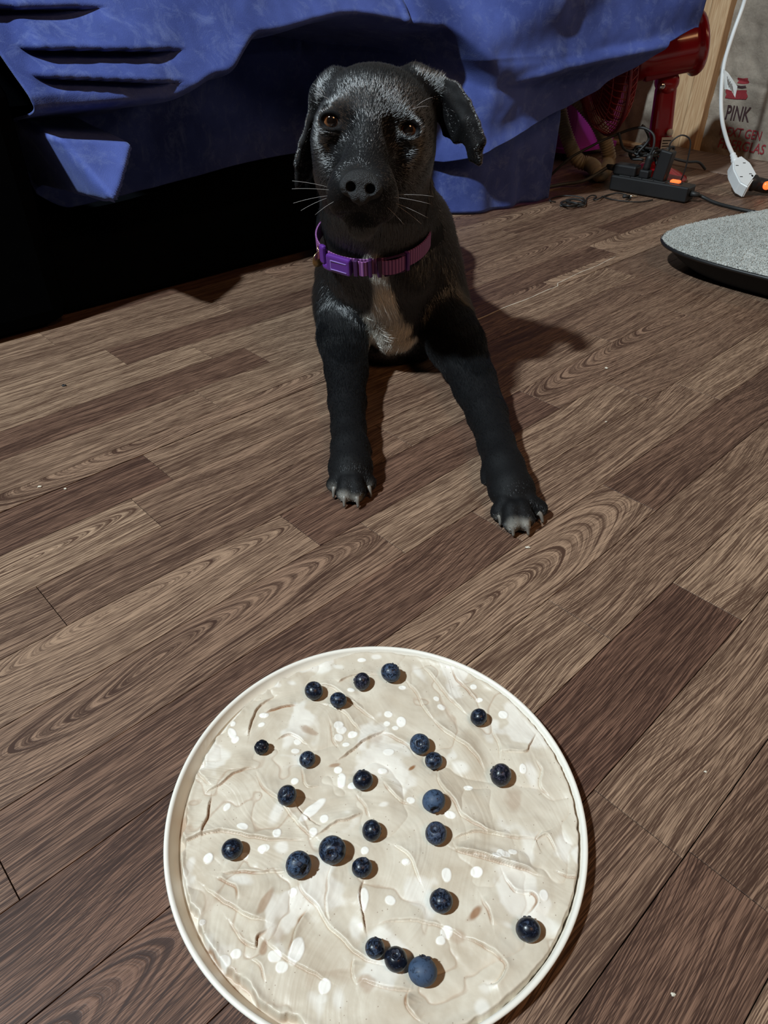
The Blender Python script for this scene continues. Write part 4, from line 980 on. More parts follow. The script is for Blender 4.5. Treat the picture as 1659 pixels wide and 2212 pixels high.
for i, s_ in enumerate((-1, 1)):
    c = HP(3.98 * s_, .42, -.03); o = bpy.data.objects.new('eye', me_eye); link(o, dog); d = Vector(CAMP + np.array([-.02, 0, .05]) - c).normalized()
    o.matrix_parent_inverse = Matrix.Translation(dog.location).inverted()
    o.matrix_basis = Matrix.Translation(Vector(c)) @ d.to_track_quat('Z', 'Y').to_matrix().to_4x4() @ Matrix.Diagonal((.0112, .0112, .0112, 1))
    o['label'] = 'glossy brown eye'

# --- nose leather, modelled on its own finer grid
def ngrid(c, h, n): return Field(*[np.arange(c[i] - n[i], c[i] + n[i], h) for i in range(3)])
NC = HP(0, -7.5, -6.0); NF = ngrid(NC, .0009, (.032, .032, .029)); save = F_; F_ = NF
he((0, -7.1, -5.45), (2.0, 1.5, 1.2), .5)
he((0, -6.9, -6.3), (1.75, 1.4, 1.25), .5)
for s_ in (-1, 1):
    he((1.22 * s_, -7.5, -6.05), (.98, 1.05, .98), .35); he((.42 * s_, -8.1, -6.8), (.58, .6, .8), .35)
hc((0, -8.0, -6.2), (0, -7.8, -7.5), .38, .32, .4)
for s_ in (-1, 1):
    hc((.98 * s_, -9.2, -6.15), (.92 * s_, -7.6, -6.0), .52, .42, .2, True); hc((1.2 * s_, -9.0, -6.45), (2.1 * s_, -7.9, -6.65), .15, .14, .15, True)
hc((0, -9.0, -6.3), (0, -8.5, -7.6), .08, .08, .15, True)
NV, NQ = NF.nets(); F_ = save
M_NOSE = plain('nose_leather', (.012, .012, .013), .5, spec=.45, noise=.3, nscale=300, bump=.9, bscale=900)
nose = quadmesh('nose', NV, NQ, M_NOSE, dog); nose['label'] = 'wide black nose with open nostrils'
# --- claws
M_CLAW = plain('claw', (.17, .155, .135), .45, noise=.3, nscale=300)
CL = [(722, 1048, -1, 1), (744, 1068, 0, 1), (771, 1069, 2, 1), (796, 1046, 4, 1), (1079, 1108, 1, 1), (1105, 1131, 3, 1), (1135, 1129, 5, 1), (1163, 1102, 7, 1), (795, 968, 6, 0), (1048, 1028, -2, 0)]
for x0, y0, dx, big in CL:
    a, b = (G(x0, y0 + 6, .0120), G(x0 + dx * 1.4, y0 + 27, .0028)) if big else (G(x0, y0, .017), G(x0 + dx, y0 + 16, .009))
    mdl = (a + b) / 2 + [0, 0, .0030]
    P = catmull([a, mdl, b], 4); tube('claw', P, np.linspace(.0032, .0013, len(P)) * (1 if big else .8), M_CLAW, dog, 8)

# --- collar
CL_, CR_, CF_ = PY(689, 512, .905), PY(926, 508, .905), PY(797, 574, .835)
cc = (CL_ + CR_) / 2; ca_ = (CR_ - CL_) / 2; cb_ = CF_ - cc
cn = np.cross(ca_, cb_); cn /= np.linalg.norm(cn)
if cn[2] < 0: cn = -cn
def ring_pt(th, out=0., up=0.):
    """th = 0 at the front, growing to the right of the picture"""
    p = cc + ca_ * math.sin(th) + cb_ * math.cos(th); d = ca_ * math.sin(th) / np.linalg.norm(ca_) + cb_ * math.cos(th) / np.linalg.norm(cb_); d /= np.linalg.norm(d); return p + d * out + cn * up
M_WEB = None
def web_material():
    m, nt, b = newmat('purple_webbing'); at = nd(nt, 'ShaderNodeUVMap'); uv = nd(nt, 'ShaderNodeSeparateXYZ'); lk(nt, at.outputs[0], uv.inputs[0])
    w = mth(nt, 'MULTIPLY_ADD', mth(nt, 'SINE', mth(nt, 'MULTIPLY', uv.outputs[0], 1650.)), .5, .5)
    lk(nt, mixc(nt, w, (.105, .022, .125, 1), (.34, .13, .33, 1)), b.inputs['Base Color']); b.inputs['Roughness'].default_value = .6
    bp = nd(nt, 'ShaderNodeBump'); bp.inputs['Strength'].default_value = .6; bp.inputs['Distance'].default_value = .0006; lk(nt, w, bp.inputs['Height']); lk(nt, bp.outputs[0], b.inputs['Normal'])
    return m
M_WEB = web_material(); M_BUCKLE = plain('purple_plastic', (.10, .022, .21), .32, spec=.6, noise=.05)
M_BUCKD = plain('dark_purple_plastic', (.045, .010, .06), .4, noise=.05)
def band(name, t0, t1, out, hw, th, parent, mat, n=90):
    V = []; Fc = []; ts = np.linspace(t0, t1, n); s = 0; S = [0]
    for i in range(1, n): s += np.linalg.norm(ring_pt(ts[i]) - ring_pt(ts[i - 1])); S.append(s)
    o_ = out if callable(out) else (lambda t: out)
    for t in ts:
        for dz, do in ((-hw, 0), (-hw, th), (hw, th), (hw, 0)): V.append(ring_pt(t, o_(t) + do, dz))
    for i in range(n - 1):
        for k in range(4): Fc.append((i * 4 + k, i * 4 + (k + 1) % 4, (i + 1) * 4 + (k + 1) % 4, (i + 1) * 4 + k))
    if abs(t1 - t0) < 6.2: Fc += [(3, 2, 1, 0), tuple((n - 1) * 4 + k for k in range(4))]
    o = mesh(name, V, Fc, mat, None, smooth=False); uvl = o.data.uv_layers.new(name='UVMap')
    for p in o.data.polygons:
        for li in p.loop_indices: vi = o.data.loops[li].vertex_index; uvl.data[li].uv = (S[vi // 4], (vi % 4) / 4)
    o.parent = parent
    if parent.type == 'EMPTY': o.matrix_parent_inverse = Matrix.Translation(parent.location).inverted()
    return o
collar = band('collar', 0, 2 * math.pi, .0015, .0093, .0018, dog, M_WEB, 140); collar['label'] = 'purple webbing collar'
def cpiece(name, th, out, size, mat, up=0., bev=.001, par=None):
    c = ring_pt(th, out, up); e = ring_pt(th + .02) - ring_pt(th - .02); e /= np.linalg.norm(e); n = np.cross(e, cn); n /= np.linalg.norm(n)
    if n @ (c - cc) < 0: n = -n
    return rbox(name, c, e, n, cn, size, bev, mat, par or collar)
bk = -.50
buckle = cpiece('buckle', bk, .0062, (.034, .0075, .0215), M_BUCKLE, bev=.0025)
cpiece('buckle_prong', bk - .36, .0062, (.010, .0070, .0235), M_BUCKLE, .0045, bev=.003)
cpiece('buckle_prong', bk - .30, .0058, (.012, .006, .008), M_BUCKLE, -.0095, bev=.003)
for dz in (-.0062, .0050): cpiece('raised_frame', bk + .02, .0103, (.022, .0008, .0008), plain('pale_purple', (.34, .22, .55), .3), dz, bev=0)
for dt in (-.13, .17): cpiece('raised_frame', bk + dt, .0103, (.0008, .0008, .0112), plain('pale_purple', (.34, .22, .55), .3), -.0006, bev=0)
cpiece('buckle_slot', bk + .30, .0058, (.005, .0075, .0205), M_BUCKD, bev=.001)
band('strap_loop', bk + .33, bk + .50, lambda t: .0050 + .0025 * math.sin((t - bk - .33) / .17 * math.pi), .0088, .0016, collar, M_WEB, 16)
cpiece('buckle_bar', bk + .53, .0052, (.0045, .0070, .0222), M_BUCKD, bev=.001)
sl0 = .17
cpiece('slider_bar', sl0, .0062, (.0050, .0075, .0222), M_BUCKD, bev=.001)
band('strap_loop', sl0 + .04, sl0 + .42, lambda t: .0062 + .0030 * math.sin((t - sl0 - .04) / .38 * math.pi), .0088, .0016, collar, M_WEB, 24)
cpiece('slider_bar', sl0 + .47, .0058, (.0040, .0072, .0228), M_BUCKLE, bev=.001)
cpiece('slider_edge', sl0 + .25, .0062, (.027, .0028, .0016), M_BUCKD, .0108, bev=.0004); cpiece('slider_edge', sl0 + .25, .0062, (.027, .0028, .0016), M_BUCKD, -.0108, bev=.0004)
M_BRASS = plain('brass', (.55, .40, .20), .3, metal=1.)
tg = ring_pt(-1.06, .006, -.006); e = ring_pt(-1.04) - ring_pt(-1.08); e /= np.linalg.norm(e)
lathe('name_tag', [(0, 0), (.0095, 0), (.0100, .0006), (.0095, .0012), (0, .0012)], tg + [0, -.002, -.002], e + np.array([.4, .1, 0]), M_BRASS, collar, 24)
P = [tg + np.array([.0, .0, .008]) + .005 * (math.cos(a) * np.array([0, 1, 0]) + math.sin(a) * np.array([0, 0, 1])) for a in np.linspace(0, 2 * math.pi, 20)]
tube('split_ring', P, .0007, M_BRASS, collar, 6)

# --- short coat: real strands
def make_fur(nmax):
    tri = np.concatenate([DQ[:, [0, 1, 2]], DQ[:, [0, 2, 3]]]); A, B, C_ = DV[tri[:, 0]], DV[tri[:, 1]], DV[tri[:, 2]]
    ar = np.linalg.norm(np.cross(B - A, C_ - A), axis=1) / 2; cen = (A + B + C_) / 3
    # denser at the front, sparse behind, none under the nose leather, in the eyes or under the collar
    dens = np.where(cen[:, 1] < 1.02, 1., np.where(cen[:, 1] < 1.2, .35, .10)); hl = (cen - EW) @ HA.T * 100; hl[:, 2] /= .885
    ishead = (np.abs(hl[:, 0]) < 14) & (hl[:, 2] > -11.6) & (hl[:, 2] < 8) & (hl[:, 1] < 9)
    dens = dens * np.where(ishead, 2.6, 1.) * (cen[:, 2] > .003) * np.where((cen[:, 1] > 1.08) & (cen[:, 0] < -.08), 3., 1.)
    nrm = DN[tri[:, 0]]; face = (nrm * (CAMP - cen)).sum(1) > -.03; dens = dens * np.where(face, 1, .25)
    for s_ in (-1, 1): dens[((hl - np.array([3.98 * s_, -.4, 0.])) ** 2 @ np.array([1 / 1.10 ** 2, 1 / 1.6 ** 2, 1 / .98 ** 2])) < 1] = 0
    dens[((hl - np.array([0, -7.5, -6.0])) ** 2 @ np.array([1 / 2.2 ** 2, 1 / 1.6 ** 2, 1 / 1.7 ** 2])) < 1] = 0
    p = ar * dens; p /= p.sum(); n = nmax; ti = rng.choice(len(tri), n, p=p); r1 = np.sqrt(rng.random(n)); r2 = rng.random(n)
    w = np.stack([1 - r1, r1 * (1 - r2), r1 * r2], -1); ids = tri[ti]
    P = (DV[ids] * w[..., None]).sum(1); N = (DN[ids] * w[..., None]).sum(1); N /= np.linalg.norm(N, axis=1)[:, None]; Wm = (WM[ids] * w).sum(1)
    L = (P - EW) @ HA.T * 100; L[:, 2] /= .885; head = (np.abs(L[:, 0]) < 15) & (L[:, 2] > -10.4) & (L[:, 2] < 8.5) & (L[:, 1] < 8) & (P[:, 2] > .165)
    nosep = HP(0, -7.5, -4.6); dirh = P - nosep; dirh /= np.linalg.norm(dirh, axis=1)[:, None] + 1e-9
    wz = np.clip((-L[:, 2:3] - 3.) / 5., 0, 1); dirh = dirh + wz * (-hz * .8) + (1 - wz) * hz * .15
    front = np.clip((1.0 - P[:, 1]) / .1, 0, 1)[:, None]
    dirb = front * np.array([0, -.10, -1.]) + (1 - front) * np.array([0, 1., -.35])
    dirb = dirb + np.stack([.35 * np.sin(P[:, 2] * 60 + P[:, 0] * 30), 0 * P[:, 0], 0 * P[:, 0]], -1)
    # legs: along the leg to the paw
    for Pl, Rl in (LL, RL):
        for i in range(1, len(Pl) - 1):
            d, t = seg_dist(P, Pl[i], Pl[i + 1]); m_ = (d < max(Rl[i], Rl[i + 1]) * 1.5) & ~head; ax_ = Pl[i + 1] - Pl[i]; ax_ = ax_ / np.linalg.norm(ax_); dirb[m_] = ax_
    pawm = (P[:, 1] < .68) & ~head; dirb[pawm] = np.array([.1, -1., -.25])
    D = np.where(head[:, None], dirh, dirb); D = D - N * (D * N).sum(1)[:, None]; D /= np.linalg.norm(D, axis=1)[:, None] + 1e-9
    jit = rng.normal(0, .11, (n, 3)); D = D + jit
    Lh = np.clip((L[:, 1] + 8) / 14, 0, 1)
    ln = np.where(head, .0028 + .0045 * Lh, .0095); ln = np.where((P[:, 1] < .92) & ~head & (P[:, 2] < .08), .0068, ln); ln = np.where((P[:, 1] < .78) & ~head, .0034 + (.0065 - .0034) * np.clip((P[:, 1] - .60) / .18, 0, 1), ln)
    chest = (~head) & (P[:, 1] < 1.0) & (P[:, 2] > .06); ln = np.where(chest, .013, ln); ln = np.where((Wm > .3) & chest, .020, ln)
    ear = head & (np.abs(L[:, 0] - .5) > 6.5); ln = np.where(ear, .0032, ln)
    ln = ln * rng.uniform(.7, 1.15, n)
    # under the collar the hair is pressed flat
    q = P - cc; hgt = np.abs(q @ cn); ncol = (hgt < .0125) & (P[:, 2] > .15) & (P[:, 1] < 1.0) & True
    rad = np.linalg.norm(q - (q @ cn)[:, None] * cn, axis=1); ncol = ncol & (rad < .09); ln = np.where(ncol, .001, ln)
    K = 4; T = np.linspace(0, 1, K); pts = np.zeros((n, K, 3), np.float32)
    lift = np.where(ear, .15, np.where(head, .24, .26))[:, None]
    for i, t in enumerate(T): pts[:, i] = P - N * .0006 + ln[:, None] * t * (D * (.75 + .25 * t) + N * lift * (1 - .55 * t))
    pts[..., 2] = np.maximum(pts[..., 2], .0012)
    hc_ = bpy.data.hair_curves.new('coat'); hc_.add_curves([K] * n)
    hc_.points.foreach_set('position', pts.reshape(-1))
    base = np.where(head, .00012, .00016) * (1 + .35 * (Wm > .3)); rr = base[:, None] * np.array([1., .9, .65, .15])[None]
    ra = hc_.attributes.get('radius') or hc_.attributes.new('radius', 'FLOAT', 'POINT'); ra.data.foreach_set('value', rr.astype(np.float32).ravel())
    pa = hc_.attributes.new('pale', 'FLOAT', 'POINT'); pa.data.foreach_set('value', np.repeat(np.clip(Wm, 0, 1), K).astype(np.float32))
    gl = np.where(head, 1., np.where((P[:, 1] < .90) & (P[:, 2] < .085), .30, .65)); gl = np.where(head & (L[:, 2] < -7), .5, gl)
    ga = hc_.attributes.new('gloss', 'FLOAT', 'POINT'); ga.data.foreach_set('value', np.repeat(gl, K).astype(np.float32))
    mh, nt, b = newmat('black_hair'); at = nd(nt, 'ShaderNodeAttribute', attribute_name='pale')
    lk(nt, mixc(nt, at.outputs['Fac'], (.0035, .0040, .0050, 1), (.86, .82, .74, 1)), b.inputs['Base Color'])
    b.inputs['Roughness'].default_value = .34; b.inputs['IOR'].default_value = 2.2; g_ = nd(nt, 'ShaderNodeAttribute', attribute_name='gloss'); lk(nt, mth(nt, 'MULTIPLY', g_.outputs['Fac'], .85), b.inputs['Specular IOR Level'])
    hc_.materials.append(mh)
    o = bpy.data.objects.new('coat', hc_); link(o, dog); o.matrix_parent_inverse = Matrix.Translation(dog.location).inverted(); o['kind'] = 'stuff'
    return o
make_fur(320000)
# --- whiskers
M_WH = plain('whisker', (.45, .42, .40), .35)
wk = []
for s_ in (-1, 1):
    for (x, y, z, dx, dz, ln) in ((2.6, -6.0, -6.8, 1., .05, 4.5), (3.1, -5.2, -7.4, 1., -.2, 4.), (3.2, -4.4, -6.7, 1., .2, 4.2), (3.5, -3.8, -7.8, .9, -.4, 3.2), (2.4, -6.4, -7.7, .8, -.5, 2.6), (4.6, -.5, 2.5, .7, .7, 2.2), (4.2, -.9, 2.1, .9, .5, 2.)):
        a = np.array([x * s_, y, z]); d = np.array([dx * s_, -.25, dz]); d /= np.linalg.norm(d)
        wk.append([HP(*(a + d * ln * t + np.array([0, .9 * t * t, -.5 * t * t]))) for t in np.linspace(0, 1, 7)])
w = tubes('whiskers', wk, .00012, M_WH, dog, 4); w['kind'] = 'stuff'

# ------------------------------------------------------------------ red fan
M_RED = plain('red_enamel', (.30, .006, .012), .22, spec=.6, noise=.08, coat=.5)
M_REDW = plain('red_wire', (.22, .012, .015), .35, spec=.5)
M_REDD = plain('dark_red_plastic', (.16, .010, .022), .4)
M_WHITE = plain('white_plastic', (.72, .74, .74), .4, noise=.03)
M_CHROME = plain('chrome', (.7, .7, .7), .2, metal=1.)
M_LABEL = plain('printed_label', (.62, .62, .60), .5, noise=.05)
M_BLK = plain('black_plastic', (.010, .010, .011), .42, noise=.2)
M_RUB = plain('black_rubber', (.012, .012, .012), .55, noise=.2)
FB = G(1408, 384, 0.004); fan = empty('desk_fan', (FB[0], FB[1], 0), 'red pedestal fan with round wire guard, half hidden behind the blue cover', 'fan')
FY = FB[1]
P0, P1 = PY(1416, 372, FY), PY(1440, 178, FY); pd = P1 - P0; pl_ = np.linalg.norm(pd); pd /= pl_
lathe('base', [(0, 0), (.088, 0), (.093, .004), (.090, .010), (.070, .020), (.045, .030), (.034, .040), (0, .040)], (FB[0], FB[1], .003), (0, 0, 1), M_RED, fan, 48)
_, px_, pz_ = frame_of(pd, (0, 1, 0))
bx = np.cross(np.array([0, 1., 0]), pd); bx /= np.linalg.norm(bx); by = np.cross(pd, bx)
post = rbox('post', (P0 + P1) / 2, bx, by, pd, (.060, .048, pl_), .016, M_RED, fan, 5, taper=.86)
lathe('post_cap', [(0, -.027), (.020, -.027), (.026, -.020), (.028, 0), (.026, .020), (.020, .027), (0, .027)], P1 + pd * .002, by, M_RED, fan, 28)
lathe('screw', [(0, 0), (.008, 0), (.008, .003), (.005, .0055), (0, .006)], PY(1430, 186, FY - .030), (-.15, -1, 0), M_CHROME, fan, 20)
lathe('hinge', [(0, 0), (.012, 0), (.011, .035), (0, .035)], P1 + pd * .010, pd, M_RED, fan, 16)
HA0, HA1 = PY(1372, 120, FY - .01), PY(1500, 92, FY + .0); hd = HA1 - HA0; hl_ = np.linalg.norm(hd); hd /= hl_
lathe('motor_housing', [(0, -.01), (.052, -.01), (.058, 0), (.061, .03), (.063, hl_ - .02), (.066, hl_ - .008), (.0725, hl_ - .004), (.0735, hl_ + .002), (.070, hl_ + .009), (.040, hl_ + .015), (0, hl_ + .016)], HA0, hd, M_RED, fan, 56)
b0, b1_ = PY(1386, 166, FY - .02), PY(1500, 139, FY - .01); bd = b1_ - b0; bl_ = np.linalg.norm(bd); bd /= bl_; bz = np.cross(np.array([0, -1., 0]), bd) * -1; bz /= np.linalg.norm(bz); by2 = np.cross(bz, bd)
rbox('cradle', (b0 + b1_) / 2, bd, by2, bz, (bl_, .055, .020), .004, M_REDD, fan, 3)
GC = PY(1302, 108, FY + .01); gd = np.array([-.97, -.10, -.22]); gd /= np.linalg.norm(gd)
gx = np.cross(gd, [0, 0, 1.]); gx /= np.linalg.norm(gx); gz = np.cross(gx, gd); GR = .195
def gp(r, a, side): return GC + (gx * math.cos(a) + gz * math.sin(a)) * r + gd * side * (.052 * math.sqrt(max(0, 1 - (r / GR) ** 2.4)))
rear = [[gp(.035 + (GR - .035) * t, a + .28 * t, -1) for t in np.linspace(0, 1, 9)] for a in np.linspace(0, 2 * math.pi, 64, endpoint=False)]
front = [[gp(.030 + (GR - .030) * t, a, 1) for t in np.linspace(0, 1, 9)] for a in np.linspace(0, 2 * math.pi, 64, endpoint=False)]
g1 = tubes('rear_guard', rear + [[gp(r, a, -1) for a in np.linspace(0, 2 * math.pi, 60)] for r in (.08, .13, .165)], .0014, M_REDW, fan, 5)
g2 = tubes('front_guard', front + [[gp(r, a, 1) for a in np.linspace(0, 2 * math.pi, 60)] for r in (.08, .13, .165)], .0014, M_REDW, fan, 5)
tube('guard_ring', [gp(GR, a, 0) for a in np.linspace(0, 2 * math.pi, 80)], .004, M_REDD, fan, 8)
lathe('badge', [(0, 0), (.032, 0), (.034, .004), (.030, .008), (0, .009)], gp(0, 0, 1), gd, M_RED, fan, 32)
for i in range(4):
    a0 = i * math.pi / 2 + .3; V = []; Fc = []
    for k in range(7):
        for j in range(7):
            r = .03 + .135 * k / 6; a = a0 + (j / 6 - .5) * 1.05 * (1 - .25 * (k / 6 - .6) ** 2); V.append(GC + (gx * math.cos(a) + gz * math.sin(a)) * r + gd * (.028 * (j / 6 - .5)))
    Fc = [(k * 7 + j, k * 7 + j + 1, (k + 1) * 7 + j + 1, (k + 1) * 7 + j) for k in range(6) for j in range(6)]
    bl = mesh('blade', V, Fc, M_REDW, fan); s_ = bl.modifiers.new('t', 'SOLIDIFY'); s_.thickness = .002
def flat_on(name, pts, mat, parent, y, th=.0012):
    A = [PY(*p, y) for p in pts]; B = [a + np.array([0, th, 0]) for a in A]; n = len(A)
    return mesh(name, A + B, [tuple(range(n)), tuple(range(n, 2 * n))[::-1]] + [(i, n + i, n + (i + 1) % n, (i + 1) % n) for i in range(n)], mat, parent, smooth=False)
yl = FY - .032
flat_on('rating_label', [(1430, 297), (1454, 296), (1450, 331), (1425, 331)], M_LABEL, fan, yl)
for k in range(5): flat_on('label_print', [(1432 - k, 303 + 6 * k), (1450 - k - (k % 2) * 6, 302.5 + 6 * k), (1449.6 - k - (k % 2) * 6, 304.5 + 6 * k), (1431.6 - k, 305 + 6 * k)], M_BLK, fan, yl - .0006, .0005)
lathe('round_sticker', [(0, 0), (.0085, 0), (.0085, .001), (0, .001)], PY(1447, 286, yl), (0, -1, .1), M_LABEL, fan, 20)

# ------------------------------------------------------------------ magenta bin
M_MAG = plain('magenta_plastic', (.36, .022, .30), .38, spec=.45, noise=.05)
BC = G(1226, 352, 0.0)
binr = empty('bin', (BC[0], BC[1] + .12, 0), 'magenta plastic bin standing on the floor under the edge of the blue cover', 'bin')
ea = np.array([-.80, .60, 0]); eb_ = np.array([.78, .62, 0])     # the two faces that meet at the near corner
def bin_ring(z, s, rr=.03, n=6, inset=0.):
    Wa, Wb = .24 * s, .26 * s; c0 = BC + (ea * .24 + eb_ * .26) / 2; pts = []
    cor = [(-1, -1), (1, -1), (1, 1), (-1, 1)]; angs = [math.pi, 1.5 * math.pi, 0, .5 * math.pi]
    for (sa, sb), a0 in zip(cor, angs):
        for k in range(n):
            a = a0 + (math.pi / 2) * k / (n - 1); pts.append(c0 + ea * (sa * (Wa / 2 - rr - inset) + (rr) * math.cos(a)) + eb_ * (sb * (Wb / 2 - rr - inset) + (rr) * math.sin(a)) + [0, 0, z])
    return pts
rings = [bin_ring(.022, .86, inset=.004), bin_ring(.022, .96), bin_ring(.034, .97), bin_ring(.036, .90), bin_ring(.30, 1.0), bin_ring(.302, 1.06), bin_ring(.315, 1.06), bin_ring(.315, .99), bin_ring(.06, .90, inset=.004)]
V = [p for r in rings for p in r]; n = len(rings[0])
Fc = [(i * n + k, i * n + (k + 1) % n, (i + 1) * n + (k + 1) % n, (i + 1) * n + k) for i in range(len(rings) - 1) for k in range(n)] + [tuple(range(n))[::-1], tuple((len(rings) - 1) * n + k for k in range(n))]
mesh('body', V, Fc, M_MAG, binr, smooth=False)
for k, (a, b) in enumerate(((.03, .03), (.21, .03), (.21, .22), (.03, .22))): lathe('foot', [(0, 0), (.012, 0), (.014, .020), (0, .021)], BC + ea * a + eb_ * b + [0, 0, .001], (0, 0, 1), M_BLK, binr, 14)

# ------------------------------------------------------------------ ribbed hose
def hose_mat():
    m, nt, b = newmat('beige_hose'); b.inputs['Base Color'].default_value = (.36, .30, .20, 1); b.inputs['Roughness'].default_value = .5
    tc = nd(nt, 'ShaderNodeTexCoord'); n = nd(nt, 'ShaderNodeTexNoise'); n.inputs['Scale'].default_value = 30; lk(nt, tc.outputs['Object'], n.inputs['Vector'])
    lk(nt, mixc(nt, n.outputs[0], (.27, .225, .15, 1), (.44, .37, .26, 1)), b.inputs['Base Color']); return m
hy0 = BC[1] - .075
hp = [PY(1198, 130, hy0 + .0), PY(1203, 190, hy0 + .0), PY(1212, 250, hy0 + .0), PY(1226, 300, hy0 - .02), PY(1248, 345, hy0 - .05), PY(1275, 372, hy0 - .075), G(1296, 376, .024), PY(1312, 362, hy0 - .05), PY(1314, 330, hy0 - .04), PY(1303, 292, hy0 - .04), PY(1283, 255, hy0 - .04), PY(1252, 220, hy0 - .04), PY(1222, 195, hy0 - .03), PY(1190, 170, hy0 - .03)]
hp = [np.array([p[0], p[1], max(p[2], .024)]) for p in hp]
HP_ = catmull(hp, 60); L_ = np.r_[0, np.cumsum(np.linalg.norm(np.diff(HP_, axis=0), axis=1))]; S_ = np.arange(0, L_[-1], .0012)
HP_ = np.stack([np.interp(S_, L_, HP_[:, i]) for i in range(3)], -1)
hose = tube('vacuum_hose', HP_, .0185 + .0016 * np.sin(S_ * 2 * math.pi / .0075), hose_mat(), None, 18); tag(hose, 'looped beige ribbed hose hanging against the magenta bin', 'hose')

# ------------------------------------------------------------------ power strip and cables
S0, S1 = G(1318, 412, 0), G(1474, 440, 0); sd = S1 - S0; sl_ = np.linalg.norm(sd); sd /= sl_; sn = np.cross([0, 0, 1.], sd)
strip = empty('power_strip', ((S0 + S1) / 2)[:3], 'long black power strip with a glowing orange switch, crowded with plugs', 'power strip')
ZU = np.array([0, 0, 1.])
rbox('body', (S0 + S1) / 2 + sn * .026 + ZU * .020, sd, sn, ZU, (sl_ + .012, .052, .036), .004, M_BLK, strip, 3)
def onstrip(t, off=.026): return S0 + sd * sl_ * t + sn * off + ZU * .038
M_GLOW = plain('orange_switch', (.8, .12, .02), .3, emit=(1., .13, .03), est=1.6)
rbox('switch', onstrip(.80) + ZU * .003, sd, sn, ZU, (.024, .016, .008), .003, M_GLOW, strip, 3)
rbox('switch_frame', onstrip(.80), sd, sn, ZU, (.032, .024, .003), .001, M_RUB, strip, 2)
for t in (.14, .30, .46, .62): rbox('socket', onstrip(t), sd, sn, ZU, (.030, .034, .002), .001, M_RUB, strip, 2)
lathe('strain_relief', [(0, 0), (.008, 0), (.0065, .010), (.0055, .022), (0, .022)], S1 + sd * .004 + sn * .026 + ZU * .020, sd, M_RUB, strip, 16)
cb = [S1 + sd * .02 + sn * .026 + ZU * .020, G(1515, 424, .012), G(1545, 438, .005), G(1590, 450, .005), G(1640, 460, .005), G(1700, 470, .005)]
tube('supply_cable', catmull(cb, 10), .0042, M_RUB, strip, 10)
ad = empty('power_adapter', onstrip(.60), 'tall black power adapter plugged upright into the strip', 'adapter')
tl = sd * .12 + ZU; tl /= np.linalg.norm(tl)
rbox('case', onstrip(.58) + tl * .036, np.cross(sn, tl) * -1, sn, tl, (.032, .030, .070), .004, M_BLK, ad, 3)
rbox('prong_plate', onstrip(.58) + tl * .002, sd, sn, ZU, (.028, .026, .004), .001, M_RUB, ad, 1)
a0 = onstrip(.58) + tl * .071; ac = [a0, a0 + [.0, .0, .018], a0 + [.020, -.005, .034], a0 + [.044, -.006, .022], a0 + [.050, -.004, -.02], a0 + [.050, .0, -.055], a0 + [.048, .01, -.085]]
tube('lead', catmull(ac, 8), .0018, M_RUB, ad, 7)
p2 = empty('plug', onstrip(.38), 'black plug with a thick ribbed neck, left of the tall adapter', 'plug')
rbox('plug_body', onstrip(.38) + ZU * .010, sd, sn, ZU, (.026, .024, .020), .004, M_BLK, p2, 3)
c0_ = onstrip(.38) + ZU * .02
lathe('neck', [(.0095, 0), (.0085, .006), (.0095, .008), (.0080, .014), (.009, .016), (.0075, .022), (.0085, .024), (.006, .034), (0, .034)], c0_, (.1, 0, 1), M_RUB, p2, 16)
tube('cord', catmull([c0_ + [0, 0, .03], c0_ + [.006, .0, .055], c0_ + [.0, .01, .080], c0_ + [-.03, .03, .090], c0_ + [-.08, .05, .07], c0_ + [-.14, .04, .045], c0_ + [-.20, .03, .012], c0_ + [-.26, .035, -.052]], 8), .0032, M_RUB, p2, 8)
p3 = empty('plug', onstrip(.08), 'flat black block plug at the left end of the strip, with a flat grey cable', 'plug')
rbox('plug_body', onstrip(.12) + ZU * .013, sd, sn, ZU, (.062, .036, .026), .005, M_BLK, p3, 3)
M_GREYC = plain('grey_cable', (.05, .05, .048), .5)
q0 = onstrip(.10) + ZU * .012 - sd * .03
lathe('neck', [(0, 0), (.008, 0), (.0065, .022), (0, .022)], q0, -sd, M_RUB, p3, 14)
tube('flat_cable', catmull([q0 - sd * .018, PY(1262, 390, q0[1] + .0), G(1215, 398, .008), G(1165, 407, .005), G(1100, 414, .005), G(1040, 418, .005)], 10), .0045, M_GREYC, p3, 8)
# the dark knot of leads behind the strip
kc = PY(1412, 330, FB[1] - .125); knot = []
r8 = np.random.default_rng(5)
for i in range(9):
    ph = r8.random() * 6; c = kc + np.array([r8.uniform(-.028, .028), r8.uniform(-.01, .02), r8.uniform(-.012, .012)]); ra, rb = r8.uniform(.016, .032), r8.uniform(.005, .012); tilt = r8.uniform(-.5, .5)
    knot.append([c + np.array([ra * math.cos(a), .012 * math.sin(a + ph), rb * math.sin(a) + tilt * .3 * ra * math.cos(a) + .003 * math.sin(3 * a)]) for a in np.linspace(ph, ph + 6.0, 26)])
knot.append(list(catmull([kc + [-.04, 0, .0], kc + [-.02, 0, .03], kc + [-.035, .0, .055], kc + [-.045, 0, .062]], 8)))
knot.append(list(catmull([kc + [-.05, 0, .0], kc + [-.08, 0, .01], kc + [-.10, .0, .045]], 8)))
knot.append(list(catmull([kc + [.04, 0, -.01], kc + [.09, 0, -.02], kc + [.13, .02, -.025], kc + [.16, .04, -.045]], 8)))
knot.append(list(catmull([kc + [0, -.01, 0], kc + [.01, -.02, -.03], kc + [.02, -.03, -.06], kc + [0.03, -.02, -.071]], 8)))
kn = tubes('cable_bundle', knot, .0034, M_RUB, None, 7); tag(kn, 'black tangle of coiled leads in front of the fan post', 'cable')
